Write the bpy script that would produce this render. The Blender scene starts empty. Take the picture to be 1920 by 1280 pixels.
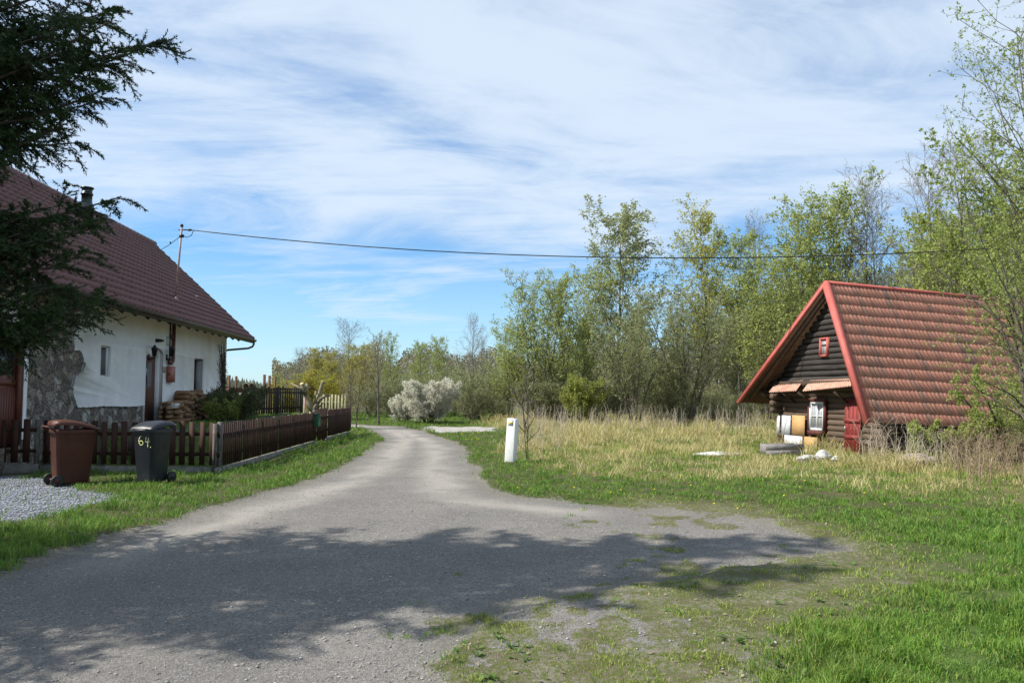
import bpy, math, random
import numpy as np
from mathutils import Vector, Matrix
from mathutils.geometry import tessellate_polygon
PI = math.pi
# ---------------------------------------------------------------- camera, sky, sun, exposure
SC = bpy.context.scene
COL = SC.collection
F_PX = 1470.0
TH = math.atan(93 / F_PX)
CAMZ = 1.6
cd = bpy.data.cameras.new('camera'); cam = bpy.data.objects.new('camera', cd); COL.objects.link(cam)
cd.sensor_width = 36; cd.lens = F_PX / 1920 * 36; cd.clip_start = .05; cd.clip_end = 8000
cam.location = (0, 0, CAMZ); cam.rotation_euler = (PI / 2 + TH, 0, 0)
SC.camera = cam
SUN_EL = math.radians(48); SUN_AZ = (-.988, -.155)          # horizontal direction towards the sun
to_sun = Vector((SUN_AZ[0] * math.cos(SUN_EL), SUN_AZ[1] * math.cos(SUN_EL), math.sin(SUN_EL))).normalized()
ld = bpy.data.lights.new('sun', 'SUN'); ld.energy = 5.0; ld.angle = math.radians(.55); ld.color = (1, .95, .87)
sun = bpy.data.objects.new('sun', ld); COL.objects.link(sun)
sun.rotation_euler = to_sun.to_track_quat('Z', 'Y').to_euler()
W = bpy.data.worlds.new('World'); SC.world = W; W.use_nodes = True
SC.view_settings.view_transform = 'Standard'; SC.view_settings.look = 'None'
SC.view_settings.exposure = .56; SC.view_settings.gamma = 1
SC.cycles.use_denoising = True
SC.cycles.max_bounces = 6; SC.cycles.transparent_max_bounces = 6
def world():
    nt = W.node_tree; n = nt.nodes; l = nt.links; n.clear()
    def N(t, **k):
        x = n.new(t)
        for a, b in k.items(): setattr(x, a, b)
        return x
    def MA(op, a, b=None, c=None, clamp=False):
        x = N('ShaderNodeMath', operation=op, use_clamp=clamp)
        for i, v in enumerate((a, b, c)):
            if v is None: continue
            if isinstance(v, (int, float)): x.inputs[i].default_value = v
            else: l.new(v, x.inputs[i])
        return x.outputs[0]
    out = N('ShaderNodeOutputWorld'); bg = N('ShaderNodeBackground'); bg.inputs[1].default_value = .074
    sky = N('ShaderNodeTexSky', sky_type='NISHITA', sun_disc=False)
    sky.sun_elevation = SUN_EL; sky.sun_rotation = math.atan2(SUN_AZ[0], SUN_AZ[1])
    sky.air_density = 1.0; sky.dust_density = .3; sky.ozone_density = 2.5; sky.altitude = 500
    tc = N('ShaderNodeTexCoord'); sep = N('ShaderNodeSeparateXYZ'); l.new(tc.outputs['Generated'], sep.inputs[0])
    z = sep.outputs[2]
    zz = MA('ADD', MA('MAXIMUM', z, 0), .12)
    u = MA('DIVIDE', sep.outputs[0], zz); v = MA('DIVIDE', sep.outputs[1], zz)
    cb = N('ShaderNodeCombineXYZ'); l.new(u, cb.inputs[0]); l.new(v, cb.inputs[1])
    def noise(scale, st, rot, detail=8, rough=.58, dist=.6, off=(0, 0, 0)):
        mp = N('ShaderNodeMapping'); l.new(cb.outputs[0], mp.inputs[0])
        mp.inputs['Scale'].default_value = st; mp.inputs['Rotation'].default_value = (0, 0, rot); mp.inputs['Location'].default_value = off
        t = N('ShaderNodeTexNoise'); t.inputs['Scale'].default_value = scale; t.inputs['Detail'].default_value = detail
        t.inputs['Roughness'].default_value = rough; t.inputs['Distortion'].default_value = dist
        l.new(mp.outputs[0], t.inputs[0]); return t.outputs[0]
    n1 = noise(.8, (.75, 1.2, 1), .4, 11, .6, 1.0, CL1)
    n2 = noise(2.0, (.5, 1.3, 1), .5, 12, .66, 1.4, (1.3, .4, 0))
    n3 = noise(.33, (1, 1, 1), 0, 3, .5, .2, CL3)
    el = N('ShaderNodeMapRange'); l.new(z, el.inputs[0]); el.interpolation_type = 'SMOOTHERSTEP'
    el.inputs[1].default_value = .135; el.inputs[2].default_value = .26; el.inputs[3].default_value = -.04; el.inputs[4].default_value = .18
    s = MA('ADD', MA('MULTIPLY', n1, .8), MA('MULTIPLY', n2, .45))
    s = MA('ADD', s, MA('MULTIPLY', n3, .5))
    s = MA('ADD', s, el.outputs[0])
    cr = N('ShaderNodeMapRange'); cr.interpolation_type = 'SMOOTHSTEP'; l.new(s, cr.inputs[0])
    cr.inputs[1].default_value = .74; cr.inputs[2].default_value = 1.14; cr.inputs[3].default_value = 0.0; cr.inputs[4].default_value = .9
    hz = N('ShaderNodeMapRange'); l.new(z, hz.inputs[0])
    hz.inputs[1].default_value = .0; hz.inputs[2].default_value = .2; hz.inputs[3].default_value = .5; hz.inputs[4].default_value = 0
    cm = MA('MAXIMUM', cr.outputs[0], hz.outputs[0])
    tint = N('ShaderNodeMix', data_type='RGBA', blend_type='MULTIPLY'); tint.inputs[0].default_value = 1
    l.new(sky.outputs[0], tint.inputs[6]); tint.inputs[7].default_value = SKYT
    mx = N('ShaderNodeMix', data_type='RGBA'); l.new(cm, mx.inputs[0]); l.new(tint.outputs[2], mx.inputs[6]); mx.inputs[7].default_value = CLC
    l.new(mx.outputs[2], bg.inputs[0]); l.new(bg.outputs[0], out.inputs[0])
CL1 = (.3, .2, 0); CL3 = (.7, .1, 0)
SKYT = (.82, 1.3, 1.6, 1); CLC = (7.0, 8.1, 9.4, 1)
world()

# ---------------------------------------------------------------- pixel rays (photo pixels 1920x1280)
CAM = np.array([0, 0, CAMZ]); cth, sth = math.cos(TH), math.sin(TH)
def ray(px, py):
    a = (px - 960) / F_PX; b = (640 - py) / F_PX
    return np.array([a, cth - b * sth, sth + b * cth])
def at(px, py, Y):
    r = ray(px, py); return CAM + r * (Y / r[1])
def gnd(px, py, z=0.):
    r = ray(px, py); return CAM + r * ((z - CAMZ) / r[2])
class Frame:                                   # a local frame: hits of photo rays with its coordinate planes
    def __init__(s, o, M): s.o = np.array(o, float); s.M = np.array(M, float)
    def hit(s, px, py, ax, val):
        d = s.M.T @ ray(px, py); c = s.M.T @ (CAM - s.o)
        return c + d * ((val - c[ax]) / d[ax])
    def w(s, p): return s.o + s.M @ np.array(p, float)

# ---------------------------------------------------------------- noise
def _h(i, j, s):
    v = np.sin(i * 127.1 + j * 311.7 + s * 74.7) * 43758.5453
    return v - np.floor(v)
def vnoise(x, y, s=0):
    i = np.floor(x); j = np.floor(y); fx = x - i; fy = y - j
    fx = fx * fx * (3 - 2 * fx); fy = fy * fy * (3 - 2 * fy)
    return (_h(i, j, s) * (1 - fx) + _h(i + 1, j, s) * fx) * (1 - fy) + (_h(i, j + 1, s) * (1 - fx) + _h(i + 1, j + 1, s) * fx) * fy
def fbm(x, y, o=4, s=0):
    r = 0; a = .5; t = 0
    for k in range(o):
        r = r + a * vnoise(x, y, s + k); t += a; a *= .5; x = x * 2.03 + 3.1; y = y * 2.03 + 1.7
    return r / t
def sstep(a, b, x):
    t = np.clip((x - a) / (b - a), 0, 1); return t * t * (3 - 2 * t)
def sdist(P, x, y):                            # signed distance to polygon, positive inside
    P = np.asarray(P, float)[:, :2]; x = np.asarray(x, float); y = np.asarray(y, float)
    d = np.full(x.shape, 1e9); ins = np.zeros(x.shape, bool)
    for (x0, y0), (x1, y1) in zip(P, np.roll(P, -1, 0)):
        ex, ey = x1 - x0, y1 - y0; t = np.clip(((x - x0) * ex + (y - y0) * ey) / (ex * ex + ey * ey + 1e-12), 0, 1)
        d = np.minimum(d, np.hypot(x - x0 - t * ex, y - y0 - t * ey))
        c = (y0 > y) != (y1 > y)
        ins ^= c & (x < ex * (y - y0) / (ey if ey else 1e-9) + x0)
    return np.where(ins, d, -d)

# ---------------------------------------------------------------- mesh building
def mesh(name, V, F, mats, parent=None, smooth=False, mi=None, attrs=None, cols=None, loc=None):
    V = np.asarray(V, np.float32).reshape(-1, 3)
    Fs = F if isinstance(F, list) else [F]
    Fs = [np.asarray(f, np.int32) for f in Fs if len(f)]
    if loc is not None: V = V - np.asarray(loc, np.float32)
    me = bpy.data.meshes.new(name)
    me.vertices.add(len(V)); me.vertices.foreach_set('co', V.ravel())
    tot = np.concatenate([np.full(len(f), f.shape[1], np.int32) for f in Fs])
    idx = np.concatenate([f.ravel() for f in Fs])
    me.loops.add(len(idx)); me.loops.foreach_set('vertex_index', idx)
    me.polygons.add(len(tot)); st = np.concatenate([[0], np.cumsum(tot)[:-1]]).astype(np.int32)
    me.polygons.foreach_set('loop_start', st)
    if mi is not None: me.polygons.foreach_set('material_index', np.asarray(mi, np.int32))
    if smooth: me.polygons.foreach_set('use_smooth', np.ones(len(tot), bool))
    for m in (mats if isinstance(mats, (list, tuple)) else [mats]): me.materials.append(m)
    for k, a in (attrs or {}).items():
        at_ = me.attributes.new(k, 'FLOAT', 'POINT'); at_.data.foreach_set('value', np.asarray(a, np.float32))
    me.update(calc_edges=True)
    o = bpy.data.objects.new(name, me); COL.objects.link(o)
    if loc is not None: o.location = tuple(float(c) for c in loc)
    if parent is not None: o.parent = parent
    return o
class B:
    def __init__(s): s.v = []; s.f = {}; s.n = 0; s.a = []
    def add(s, V, F, a=0.):
        V = np.asarray(V, float).reshape(-1, 3)
        for f in F: s.f.setdefault(len(f), []).append([i + s.n for i in f])
        s.v.append(V); s.n += len(V); s.a.append(np.full(len(V), a)); return s
    def hexa(s, p, a=0.):                      # 8 corners, bottom ring then top ring
        return s.add(p, [(0, 3, 2, 1), (4, 5, 6, 7), (0, 1, 5, 4), (1, 2, 6, 5), (2, 3, 7, 6), (3, 0, 4, 7)], a)
    def box(s, x0, x1, y0, y1, z0, z1, a=0.):
        return s.hexa([(x0, y0, z0), (x1, y0, z0), (x1, y1, z0), (x0, y1, z0), (x0, y0, z1), (x1, y0, z1), (x1, y1, z1), (x0, y1, z1)], a)
    def bar(s, p0, p1, w, h, up=(0, 0, 1), a=0.):     # box beam between two points
        p0 = np.array(p0, float); p1 = np.array(p1, float); t = p1 - p0; t /= np.linalg.norm(t)
        r = np.cross(t, up); r /= np.linalg.norm(r) + 1e-9; u = np.cross(r, t)
        c = [(-1, -1), (1, -1), (1, 1), (-1, 1)]
        return s.hexa([p0 + r * i * w / 2 + u * j * h / 2 for i, j in c] + [p1 + r * i * w / 2 + u * j * h / 2 for i, j in c], a)
    def tube(s, pts, r, n=8, cap=True, a=0.):
        pts = np.array(pts, float); K = len(pts); r = np.broadcast_to(np.asarray(r, float), (K,))
        T = np.gradient(pts, axis=0); T /= np.linalg.norm(T, axis=1)[:, None] + 1e-9
        ref = np.array([0, 0, 1.]) if abs(T[0][2]) < .9 else np.array([1., 0, 0])
        V = []
        u = np.cross(T[0], ref); u /= np.linalg.norm(u)
        for k in range(K):
            u = u - T[k] * (u @ T[k]); u /= np.linalg.norm(u) + 1e-9; w = np.cross(T[k], u)
            for i in range(n):
                an = 2 * PI * i / n; V.append(pts[k] + r[k] * (math.cos(an) * u + math.sin(an) * w))
        F = [(k * n + i, k * n + (i + 1) % n, (k + 1) * n + (i + 1) % n, (k + 1) * n + i) for k in range(K - 1) for i in range(n)]
        s.add(V, F, a)
        if cap:
            b = s.n - len(V)
            s.f.setdefault(n, []).append([b + i for i in range(n)][::-1]); s.f.setdefault(n, []).append([b + (K - 1) * n + i for i in range(n)])
        return s
    def lathe(s, c, prof, n=16, a=0.):
        return s.tube([(c[0], c[1], c[2] + z) for r, z in prof], [r for r, z in prof], n, True, a)
    def build(s, name, mat, parent=None, smooth=False, loc=None, bevel=0):
        V = np.concatenate(s.v)
        o = mesh(name, V, [s.f[k] for k in sorted(s.f)], mat, parent, smooth, attrs={'rnd': np.concatenate(s.a)}, loc=loc)
        if bevel:
            m = o.modifiers.new('bevel', 'BEVEL'); m.width = bevel; m.segments = 2; m.limit_method = 'ANGLE'
        if smooth:
            for p in o.data.polygons: p.use_smooth = True
        return o
def thing(name, label, cat, loc=(0, 0, 0), rot=(0, 0, 0), group=None):
    o = bpy.data.objects.new(name, None); COL.objects.link(o); o.location = tuple(float(c) for c in loc); o.rotation_euler = rot
    o.empty_display_size = .2
    return tag(o, label, cat, group)
def tag(o, label, cat, group=None, kind=None):
    o['label'] = label; o['category'] = cat
    if group: o['group'] = group
    if kind: o['kind'] = kind
    return o
def struct(o, label=None):
    o['kind'] = 'structure'
    if label: o['label'] = label
    return o
def dup(root, loc, rotz=0, scale=1, label=None, group=None):
    r = root.copy(); COL.objects.link(r); r.location = tuple(float(c) for c in loc); r.rotation_euler = (0, 0, rotz)
    r.scale = (scale,) * 3 if not isinstance(scale, tuple) else scale
    if label: r['label'] = label
    if group: r['group'] = group
    for ch in list(root.children):
        c = ch.copy(); COL.objects.link(c); c.parent = r
        for g in list(ch.children):
            d = g.copy(); COL.objects.link(d); d.parent = c
    return r

# ---------------------------------------------------------------- materials
def M(name, c1, c2=None, sc=4, rough=.8, bump=0, bsc=None, st=(1, 1, 1), spec=.3, transl=0, attr=None, c3=None, lo=.35, hi=.65, metal=0, det=6, dirt=None, dsc=1.2):
    m = bpy.data.materials.new(name); m.use_nodes = True; nt = m.node_tree; n = nt.nodes; l = nt.links
    bs = n['Principled BSDF']; bs.inputs['Roughness'].default_value = rough; bs.inputs['Specular IOR Level'].default_value = spec
    bs.inputs['Metallic'].default_value = metal
    tc = n.new('ShaderNodeTexCoord'); mp = n.new('ShaderNodeMapping'); mp.inputs['Scale'].default_value = st; l.new(tc.outputs['Object'], mp.inputs[0])
    def noise(s, d=det):
        t = n.new('ShaderNodeTexNoise'); t.inputs['Scale'].default_value = s; t.inputs['Detail'].default_value = d; t.inputs['Roughness'].default_value = .6
        l.new(mp.outputs[0], t.inputs[0]); return t.outputs[0]
    def mix(f, a, b):
        x = n.new('ShaderNodeMix'); x.data_type = 'RGBA'; l.new(f, x.inputs[0])
        for i, v in ((6, a), (7, b)):
            if isinstance(v, tuple): x.inputs[i].default_value = (*v, 1)
            else: l.new(v, x.inputs[i])
        return x.outputs[2]
    def rng(s, a, b):
        x = n.new('ShaderNodeMapRange'); l.new(s, x.inputs[0]); x.inputs[1].default_value = a; x.inputs[2].default_value = b; return x.outputs[0]
    col = c1
    if c2: col = mix(rng(noise(sc), lo, hi), c1, c2)
    if attr:
        a = n.new('ShaderNodeAttribute'); a.attribute_name = attr
        col = mix(a.outputs['Fac'], col, c3)
    if dirt: col = mix(rng(noise(dsc, 5), .5, .75), col, dirt)
    if isinstance(col, tuple): bs.inputs['Base Color'].default_value = (*col, 1)
    else: l.new(col, bs.inputs['Base Color'])
    if bump:
        b = n.new('ShaderNodeBump'); b.inputs['Strength'].default_value = 1; b.inputs['Distance'].default_value = bump; l.new(noise(bsc or sc * 3), b.inputs['Height'])
        l.new(b.outputs[0], bs.inputs['Normal'])
    if transl:
        t = n.new('ShaderNodeBsdfTranslucent'); mx = n.new('ShaderNodeMixShader'); mx.inputs[0].default_value = transl
        if isinstance(col, tuple): t.inputs[0].default_value = (*col, 1)
        else: l.new(col, t.inputs[0])
        l.new(bs.outputs[0], mx.inputs[1]); l.new(t.outputs[0], mx.inputs[2]); l.new(mx.outputs[0], n['Material Output'].inputs[0])
    return m
m_bark = M('bark grey brown', (.08, .07, .055), (.17, .15, .12), 9, .9, .01, st=(1, 1, .3))
m_barkd = M('bark dark', (.06, .05, .038), (.12, .1, .075), 9, .9, .01, st=(1, 1, .3))
m_twig = M('grey olive twigs', (.09, .08, .05), (.14, .125, .08), 2, .9)
m_twigg = M('bare grey twigs', (.2, .18, .16), (.27, .245, .22), 2, .9)
m_plaster = M('white lime plaster', (.74, .73, .70), (.82, .81, .79), 1.5, .9, .004, 30, dirt=(.62, .6, .55), dsc=.8)
m_dwood = M('dark stained wood', (.045, .022, .014), (.09, .045, .028), 6, .65, .003, 25, st=(6, 6, .6), attr='rnd', c3=(.12, .05, .03))
m_metal = M('grey metal', (.35, .35, .36), (.45, .45, .46), 8, .4, metal=.9)
m_black = M('black iron', (.015, .015, .017), (.03, .03, .03), 20, .5)
m_glass = M('dark window glass', (.03, .035, .04), rough=.06, spec=.8)
m_glassl = M('curtained window glass', (.32, .35, .38), (.5, .52, .54), 3, .1, st=(8, 8, 1), spec=.7)

hd = ray(832, 733)[:2]; hd /= np.linalg.norm(hd); yaw = math.atan2(-hd[0], hd[1])
Mh = np.array([[hd[1], hd[0], 0], [-hd[0], hd[1], 0], [0, 0, 1]]).astype(float)   # columns: x outward, y along wall, z up
p0 = at(280, 730, 22.9); p0[2] = 0
H = Frame(p0, Mh); HZ = .62                                                  # farmhouse frame, terrace level
# ---------------------------------------------------------------- ground, road
def gp(*l): return [tuple(gnd(x, y)[:2]) for x, y in l]
ROAD = [(-40, -8), (-40, 5.6)] + [(-8, 6.4)] + gp((0, 1072), (110, 1030), (250, 985), (340, 962), (430, 938), (560, 905), (640, 872), (692, 842), (714, 824), (706, 812), (684, 803)) + \
    [tuple(gnd(610, 797)[:2])] + gp((640, 793), (760, 800), (800, 808), (850, 826), (884, 850), (895, 878), (905, 903), (950, 925), (1040, 934), (1190, 947), (1330, 957), (1440, 970), (1490, 992),
    (1600, 1030), (1440, 1060), (1250, 1075), (1120, 1110), (960, 1125), (900, 1170), (870, 1215), (868, 1280)) + [(-.35, 2.5), (-.6, -8)]
PATCHY = gp((900, 1040), (1180, 930), (1440, 950), (1640, 1010), (1800, 1075), (1790, 1105), (1700, 1130), (1560, 1180), (1600, 1280)) + [(1.0, 2.5), (-1.1, 2.5)] + gp((790, 1280), (810, 1150))
SLAB = gp((790, 802), (815, 799), (935, 801), (925, 808), (860, 810), (815, 811))
GRAVEL = [(-16, 14.8), (-16, 9.5)] + gp((0, 972), (70, 968), (150, 955), (215, 942), (205, 925), (150, 912), (60, 895)) + [(-9.4, 15.2)]
LUSH = gp((1920, 960), (1720, 990), (1840, 1050), (1800, 1110), (1680, 1150), (1560, 1210), (1620, 1280)) + [(4, 2), (9, 2), (14, 10)]
DRY = gp((975, 868), (940, 812), (900, 792)) + [(-1.5, 52), (40, 52), (40, 10.2)] + gp((1920, 958), (1780, 930), (1640, 930), (1500, 905), (1380, 912), (1250, 905), (1130, 893), (1050, 878))
GREENB = gp((905, 900), (960, 880), (1150, 895), (1400, 915), (1600, 945), (1700, 965), (1480, 965), (1250, 945), (1000, 925))
def masks(x, y):
    n1 = fbm(x * 1.3, y * 1.3, 5, 1); n2 = fbm(x * .45 + 9, y * .45, 4, 7); n3 = fbm(x * 4.2, y * 4.2, 4, 21)
    rs = 1 + .035 * np.hypot(x, y)
    dr = sdist(ROAD, x, y) + (n1 - .5) * .55 + (n3 - .5) * .25
    road = sstep(-.12, .14, dr)
    # tufts on the right edge of the road in the foreground and centre strip
    pt = sstep(-.4, .6, sdist(PATCHY, x, y))
    pg = sstep(.42, .66, n1 * .45 + n3 * .4 + n2 * .3 - .04 - .075 * (x - .6) - .03 * (7 - y) * (y < 7))
    gravel = np.maximum(road, pt * pg)
    tuft = sstep(.6, .68, n3 * .6 + n1 * .42) * sstep(-.5, .3, sdist(PATCHY, x, y))
    gravel = gravel * (1 - .8 * tuft)
    bl = sstep(-.15, .2, sdist(GRAVEL, x, y) + (n1 - .5) * .9 + (n3 - .5) * .3)
    slab = sstep(-.2, .2, sdist(SLAB, x, y) + (n1 - .5) * .5)
    dry = sstep(-.8, 1.2, sdist(DRY, x, y) + (n2 - .5) * 2.6 + (n1 - .5) * 1.2)
    gb = sstep(-.3, .5, sdist(GREENB, x, y)); dry = dry * (1 - .85 * gb)
    dry = dry * (.45 + .55 * sstep(.36, .56, fbm(x * .33 + 4, y * .33, 3, 33)))
    lush = sstep(-1.1, 1.5, sdist(LUSH, x, y) + (n1 - .5) * 2.2 + (n3 - .5) * 1.2)
    trk = np.exp(-((dr - .85) / .33) ** 2) * (1 - pt) * sstep(6, 10, y); edge = sstep(.45, .05, dr) * road
    return dict(track=np.clip(trk * (.6 + .8 * n1), 0, 1), edge=edge * sstep(.3, .6, n3 * .5 + n1 * .5), road=road, gravel=np.clip(np.maximum(gravel, slab), 0, 1), blue=bl, dry=dry, lush=lush, slab=slab, patchy=pt)
th_f = np.linspace(-50, 50, 620); th_b = np.linspace(50, 310, 90)[1:-1]
ths = np.radians(np.concatenate([th_f, th_b])); nt_ = len(ths)
rr = [1.2]
while rr[-1] < 90: rr.append(rr[-1] * 1.0115 + .004)
while rr[-1] < 4200: rr.append(rr[-1] * 1.12)
rr = np.array(rr); nr = len(rr)
Rg, Tg = np.meshgrid(rr, ths, indexing='ij'); gx = (Rg * np.sin(Tg)).ravel(); gy = (Rg * np.cos(Tg)).ravel()
mk = masks(gx, gy)
def gheight(x, y, m=None):
    m = m or masks(x, y)
    r = np.hypot(x, y); fade = sstep(300, 60, r)
    lx = (x - p0[0]) * hd[1] + (y - p0[1]) * -hd[0]
    bank = HZ * sstep(4.2, 2.1, lx) * sstep(15.9, 19.5, y) * sstep(37, 33, y) * sstep(-16, -10, lx)
    h = (fbm(x * .8, y * .8, 4, 3) - .5) * .10 + (fbm(x * 3.1, y * 3.1, 3, 5) - .5) * .03
    h = h * (1 - .6 * m['road']) - .03 * m['road'] - .02 * m['blue']
    # wheel tracks
    return h * fade + bank
gz = gheight(gx, gy, mk)
# far ground dips slightly so that hills stand on it
I = np.arange(nr - 1)[:, None] * nt_; J = np.arange(nt_)[None, :]; J2 = (J + 1) % nt_
GF = np.stack([I + J, I + J2, I + nt_ + J2, I + nt_ + J], -1).reshape(-1, 4)[:, ::-1]
gV = np.stack([gx, gy, gz], 1)
gV = np.concatenate([gV, [[0, 0, 0]]]); ci = len(gV) - 1
fan = np.stack([np.full(nt_, ci), np.arange(nt_), (np.arange(nt_) + 1) % nt_], 1)[:, ::-1]
for k in mk: mk[k] = np.append(mk[k], mk['road'][0] if k != 'road' else mk['road'][0])
def ground_mat():
    m = bpy.data.materials.new('ground gravel and turf'); m.use_nodes = True; nt = m.node_tree; n = nt.nodes; l = nt.links
    bs = n['Principled BSDF']; bs.inputs['Roughness'].default_value = .92; bs.inputs['Specular IOR Level'].default_value = .2
    geo = n.new('ShaderNodeNewGeometry')
    def A(k):
        a = n.new('ShaderNodeAttribute'); a.attribute_name = k; return a.outputs['Fac']
    def noise(s, d=6, r=.6):
        t = n.new('ShaderNodeTexNoise'); t.inputs['Scale'].default_value = s; t.inputs['Detail'].default_value = d; t.inputs['Roughness'].default_value = r; l.new(geo.outputs['Position'], t.inputs[0]); return t.outputs[0]
    def rng(s, a, b, c=0, d=1):
        x = n.new('ShaderNodeMapRange'); l.new(s, x.inputs[0]); 
        for i, v in enumerate((a, b, c, d)): x.inputs[i + 1].default_value = v
        return x.outputs[0]
    def mix(f, a, b, bt='MIX'):
        x = n.new('ShaderNodeMix'); x.data_type = 'RGBA'; x.blend_type = bt
        if isinstance(f, float): x.inputs[0].default_value = f
        else: l.new(f, x.inputs[0])
        for i, v in ((6, a), (7, b)):
            if isinstance(v, tuple): x.inputs[i].default_value = (*v, 1)
            else: l.new(v, x.inputs[i])
        return x.outputs[2]
    def vor(s):
        v = n.new('ShaderNodeTexVoronoi'); v.inputs['Scale'].default_value = s; l.new(geo.outputs['Position'], v.inputs[0]); return v
    v1 = vor(150); v2 = vor(62)
    bw = n.new('ShaderNodeRGBToBW'); l.new(v1.outputs['Color'], bw.inputs[0])
    bw2 = n.new('ShaderNodeRGBToBW'); l.new(v2.outputs['Color'], bw2.inputs[0])
    sand = mix(rng(noise(1.1, 5), .38, .62), (.25, .228, .195), (.43, .39, .335))
    sand = mix(rng(noise(9, 6), .3, .7), mix(.35, sand, (.12, .11, .10)), sand)
    g = mix(rng(bw.outputs[0], .15, .75), mix(.75, sand, (.07, .068, .065)), mix(.25, sand, (.5, .48, .44)))
    g = mix(rng(noise(26, 8, .75), .44, .56, 0, .55), g, mix(.6, g, (.09, .087, .082)))
    g = mix(rng(bw2.outputs[0], .78, .86), g, (.36, .35, .33))
    g = mix(rng(bw2.outputs[0], .25, .18), g, (.13, .125, .12))
    g = mix(rng(A('track'), 0, 1, 0, .55), mix(.3, g, (.13, .125, .12)), (.44, .405, .355))
    g = mix(rng(noise(.55, 5, .6), .52, .68, 0, .45), g, (.15, .142, .135))
    g = mix(rng(A('edge'), 0, 1, 0, .6), g, (.17, .155, .11))
    blg = mix(rng(bw.outputs[0], .2, .8), (.10, .105, .12), (.3, .31, .35))
    slb = mix(rng(noise(3), .35, .65), (.33, .31, .28), (.42, .4, .37))
    soil = mix(rng(noise(6, 8), .35, .65), (.06, .075, .02), (.10, .085, .045))
    soil = mix(A('lush'), soil, mix(rng(noise(8), .4, .6), (.06, .12, .018), (.08, .15, .025)))
    soil = mix(A('dry'), soil, mix(rng(noise(5), .35, .65), (.27, .215, .11), (.17, .16, .055)))
    pat = mix(rng(noise(24, 10, .75), .45, .55), (.10, .125, .028), mix(rng(noise(3, 5), .4, .6), (.13, .10, .07), (.24, .215, .17)))
    soil = mix(rng(A('patchy'), 0, 1, 0, .75), soil, pat)
    # mossy tinge at gravel edges
    mg = n.new('ShaderNodeMath'); mg.operation = 'ADD'; l.new(A('gravel'), mg.inputs[0]); l.new(rng(noise(17, 10, .8), .3, .7, -.62, .62), mg.inputs[1])
    col = mix(rng(mg.outputs[0], .35, .62), soil, g)
    col = mix(A('blue'), col, blg); col = mix(A('slab'), col, slb)
    l.new(col, bs.inputs['Base Color'])
    b = n.new('ShaderNodeBump'); b.inputs['Distance'].default_value = .009; b.inputs['Strength'].default_value = .9
    sm = n.new('ShaderNodeMath'); sm.operation = 'ADD'; l.new(bw2.outputs[0], sm.inputs[0]); l.new(noise(40, 6, .7), sm.inputs[1])
    sm2 = n.new('ShaderNodeMath'); sm2.operation = 'ADD'; l.new(sm.outputs[0], sm2.inputs[0]); l.new(rng(v1.outputs['Distance'], 0, 1, .9, 0), sm2.inputs[1])
    l.new(sm2.outputs[0], b.inputs['Height']); l.new(b.outputs[0], bs.inputs['Normal'])
    return m
m_ground = ground_mat()
fc = mk['road'][GF].mean(1)
def sub(faces_list, name):
    allf = np.concatenate([f.ravel() for f in faces_list if len(f)]); u, inv = np.unique(allf, return_inverse=True)
    out = []; k = 0
    for f in faces_list:
        if len(f): out.append(inv[k:k + f.size].reshape(f.shape)); k += f.size
    return mesh(name, gV[u], out, m_ground, smooth=True, attrs={a: mk[a][u] for a in ('gravel', 'blue', 'dry', 'lush', 'slab', 'patchy', 'track', 'edge')})
fb = mk['blue'][GF].mean(1) > .5
fs_ = (mk['slab'][GF].mean(1) > .5) & (fc <= .5)
struct(sub([GF[(fc <= .5) & ~fb & ~fs_]], 'ground'), 'grassy ground with a dry meadow on both sides of the lane')
struct(sub([GF[fc > .5], fan], 'road'), 'grey unpaved gravel lane bending left')
struct(sub([GF[fb & (fc <= .5)]], 'gravel_yard'), 'bluish grey gravel yard beside the wheelie bins')
struct(sub([GF[fs_]], 'concrete_pad'), 'pale bare pad beside the bend of the lane')

def gz_at(x, y): return float(gheight(np.array([x * 1.0]), np.array([y * 1.0]))[0])

# ---------------------------------------------------------------- grass blades and stones
RNG = np.random.default_rng(5)
def blades(name, x, y, z, h, w, lean, rnd, mat, label, cat, curve=.6):
    N = len(x); a = RNG.uniform(0, 2 * PI, N); ca, sa = np.cos(a), np.sin(a)
    b = RNG.uniform(0, 2 * PI, N); L = h * lean * RNG.uniform(.3, 1.3, N); lx, ly = np.cos(b) * L, np.sin(b) * L
    P = np.stack([x, y, z], 1); wv = np.stack([ca * w, sa * w, 0 * w], 1) / 2
    m1 = P + np.stack([lx * .35, ly * .35, h * .6], 1); tp = P + np.stack([lx, ly, h * (1 - curve * (L / h) ** 2 * .5)], 1)
    V = np.stack([P - wv, P + wv, m1 + wv * .75, m1 - wv * .75, tp], 1)
    i = np.arange(N)[:, None] * 5
    o = mesh(name, V, [i + np.array([[0, 1, 2, 3]]), i + np.array([[3, 2, 4]])], mat, attrs={'rnd': np.repeat(rnd, 5)})
    return tag(o, label, cat, kind='stuff')
def samp(N, r0, r1, half=42):
    r = r0 * (r1 / r0) ** RNG.random(N); t = np.radians(RNG.uniform(-half, half, N)); return r * np.sin(t), r * np.cos(t), r
def grass_mat(name, a, b, c, tr=.35):
    return M(name, a, b, 2.5, .55, spec=.25, transl=tr, attr='rnd', c3=c)
HOUSEPOLY = [(-9.0, 15), (-10.5, 33), (-30, 33), (-30, 15)]
COTPOLY = None
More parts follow.
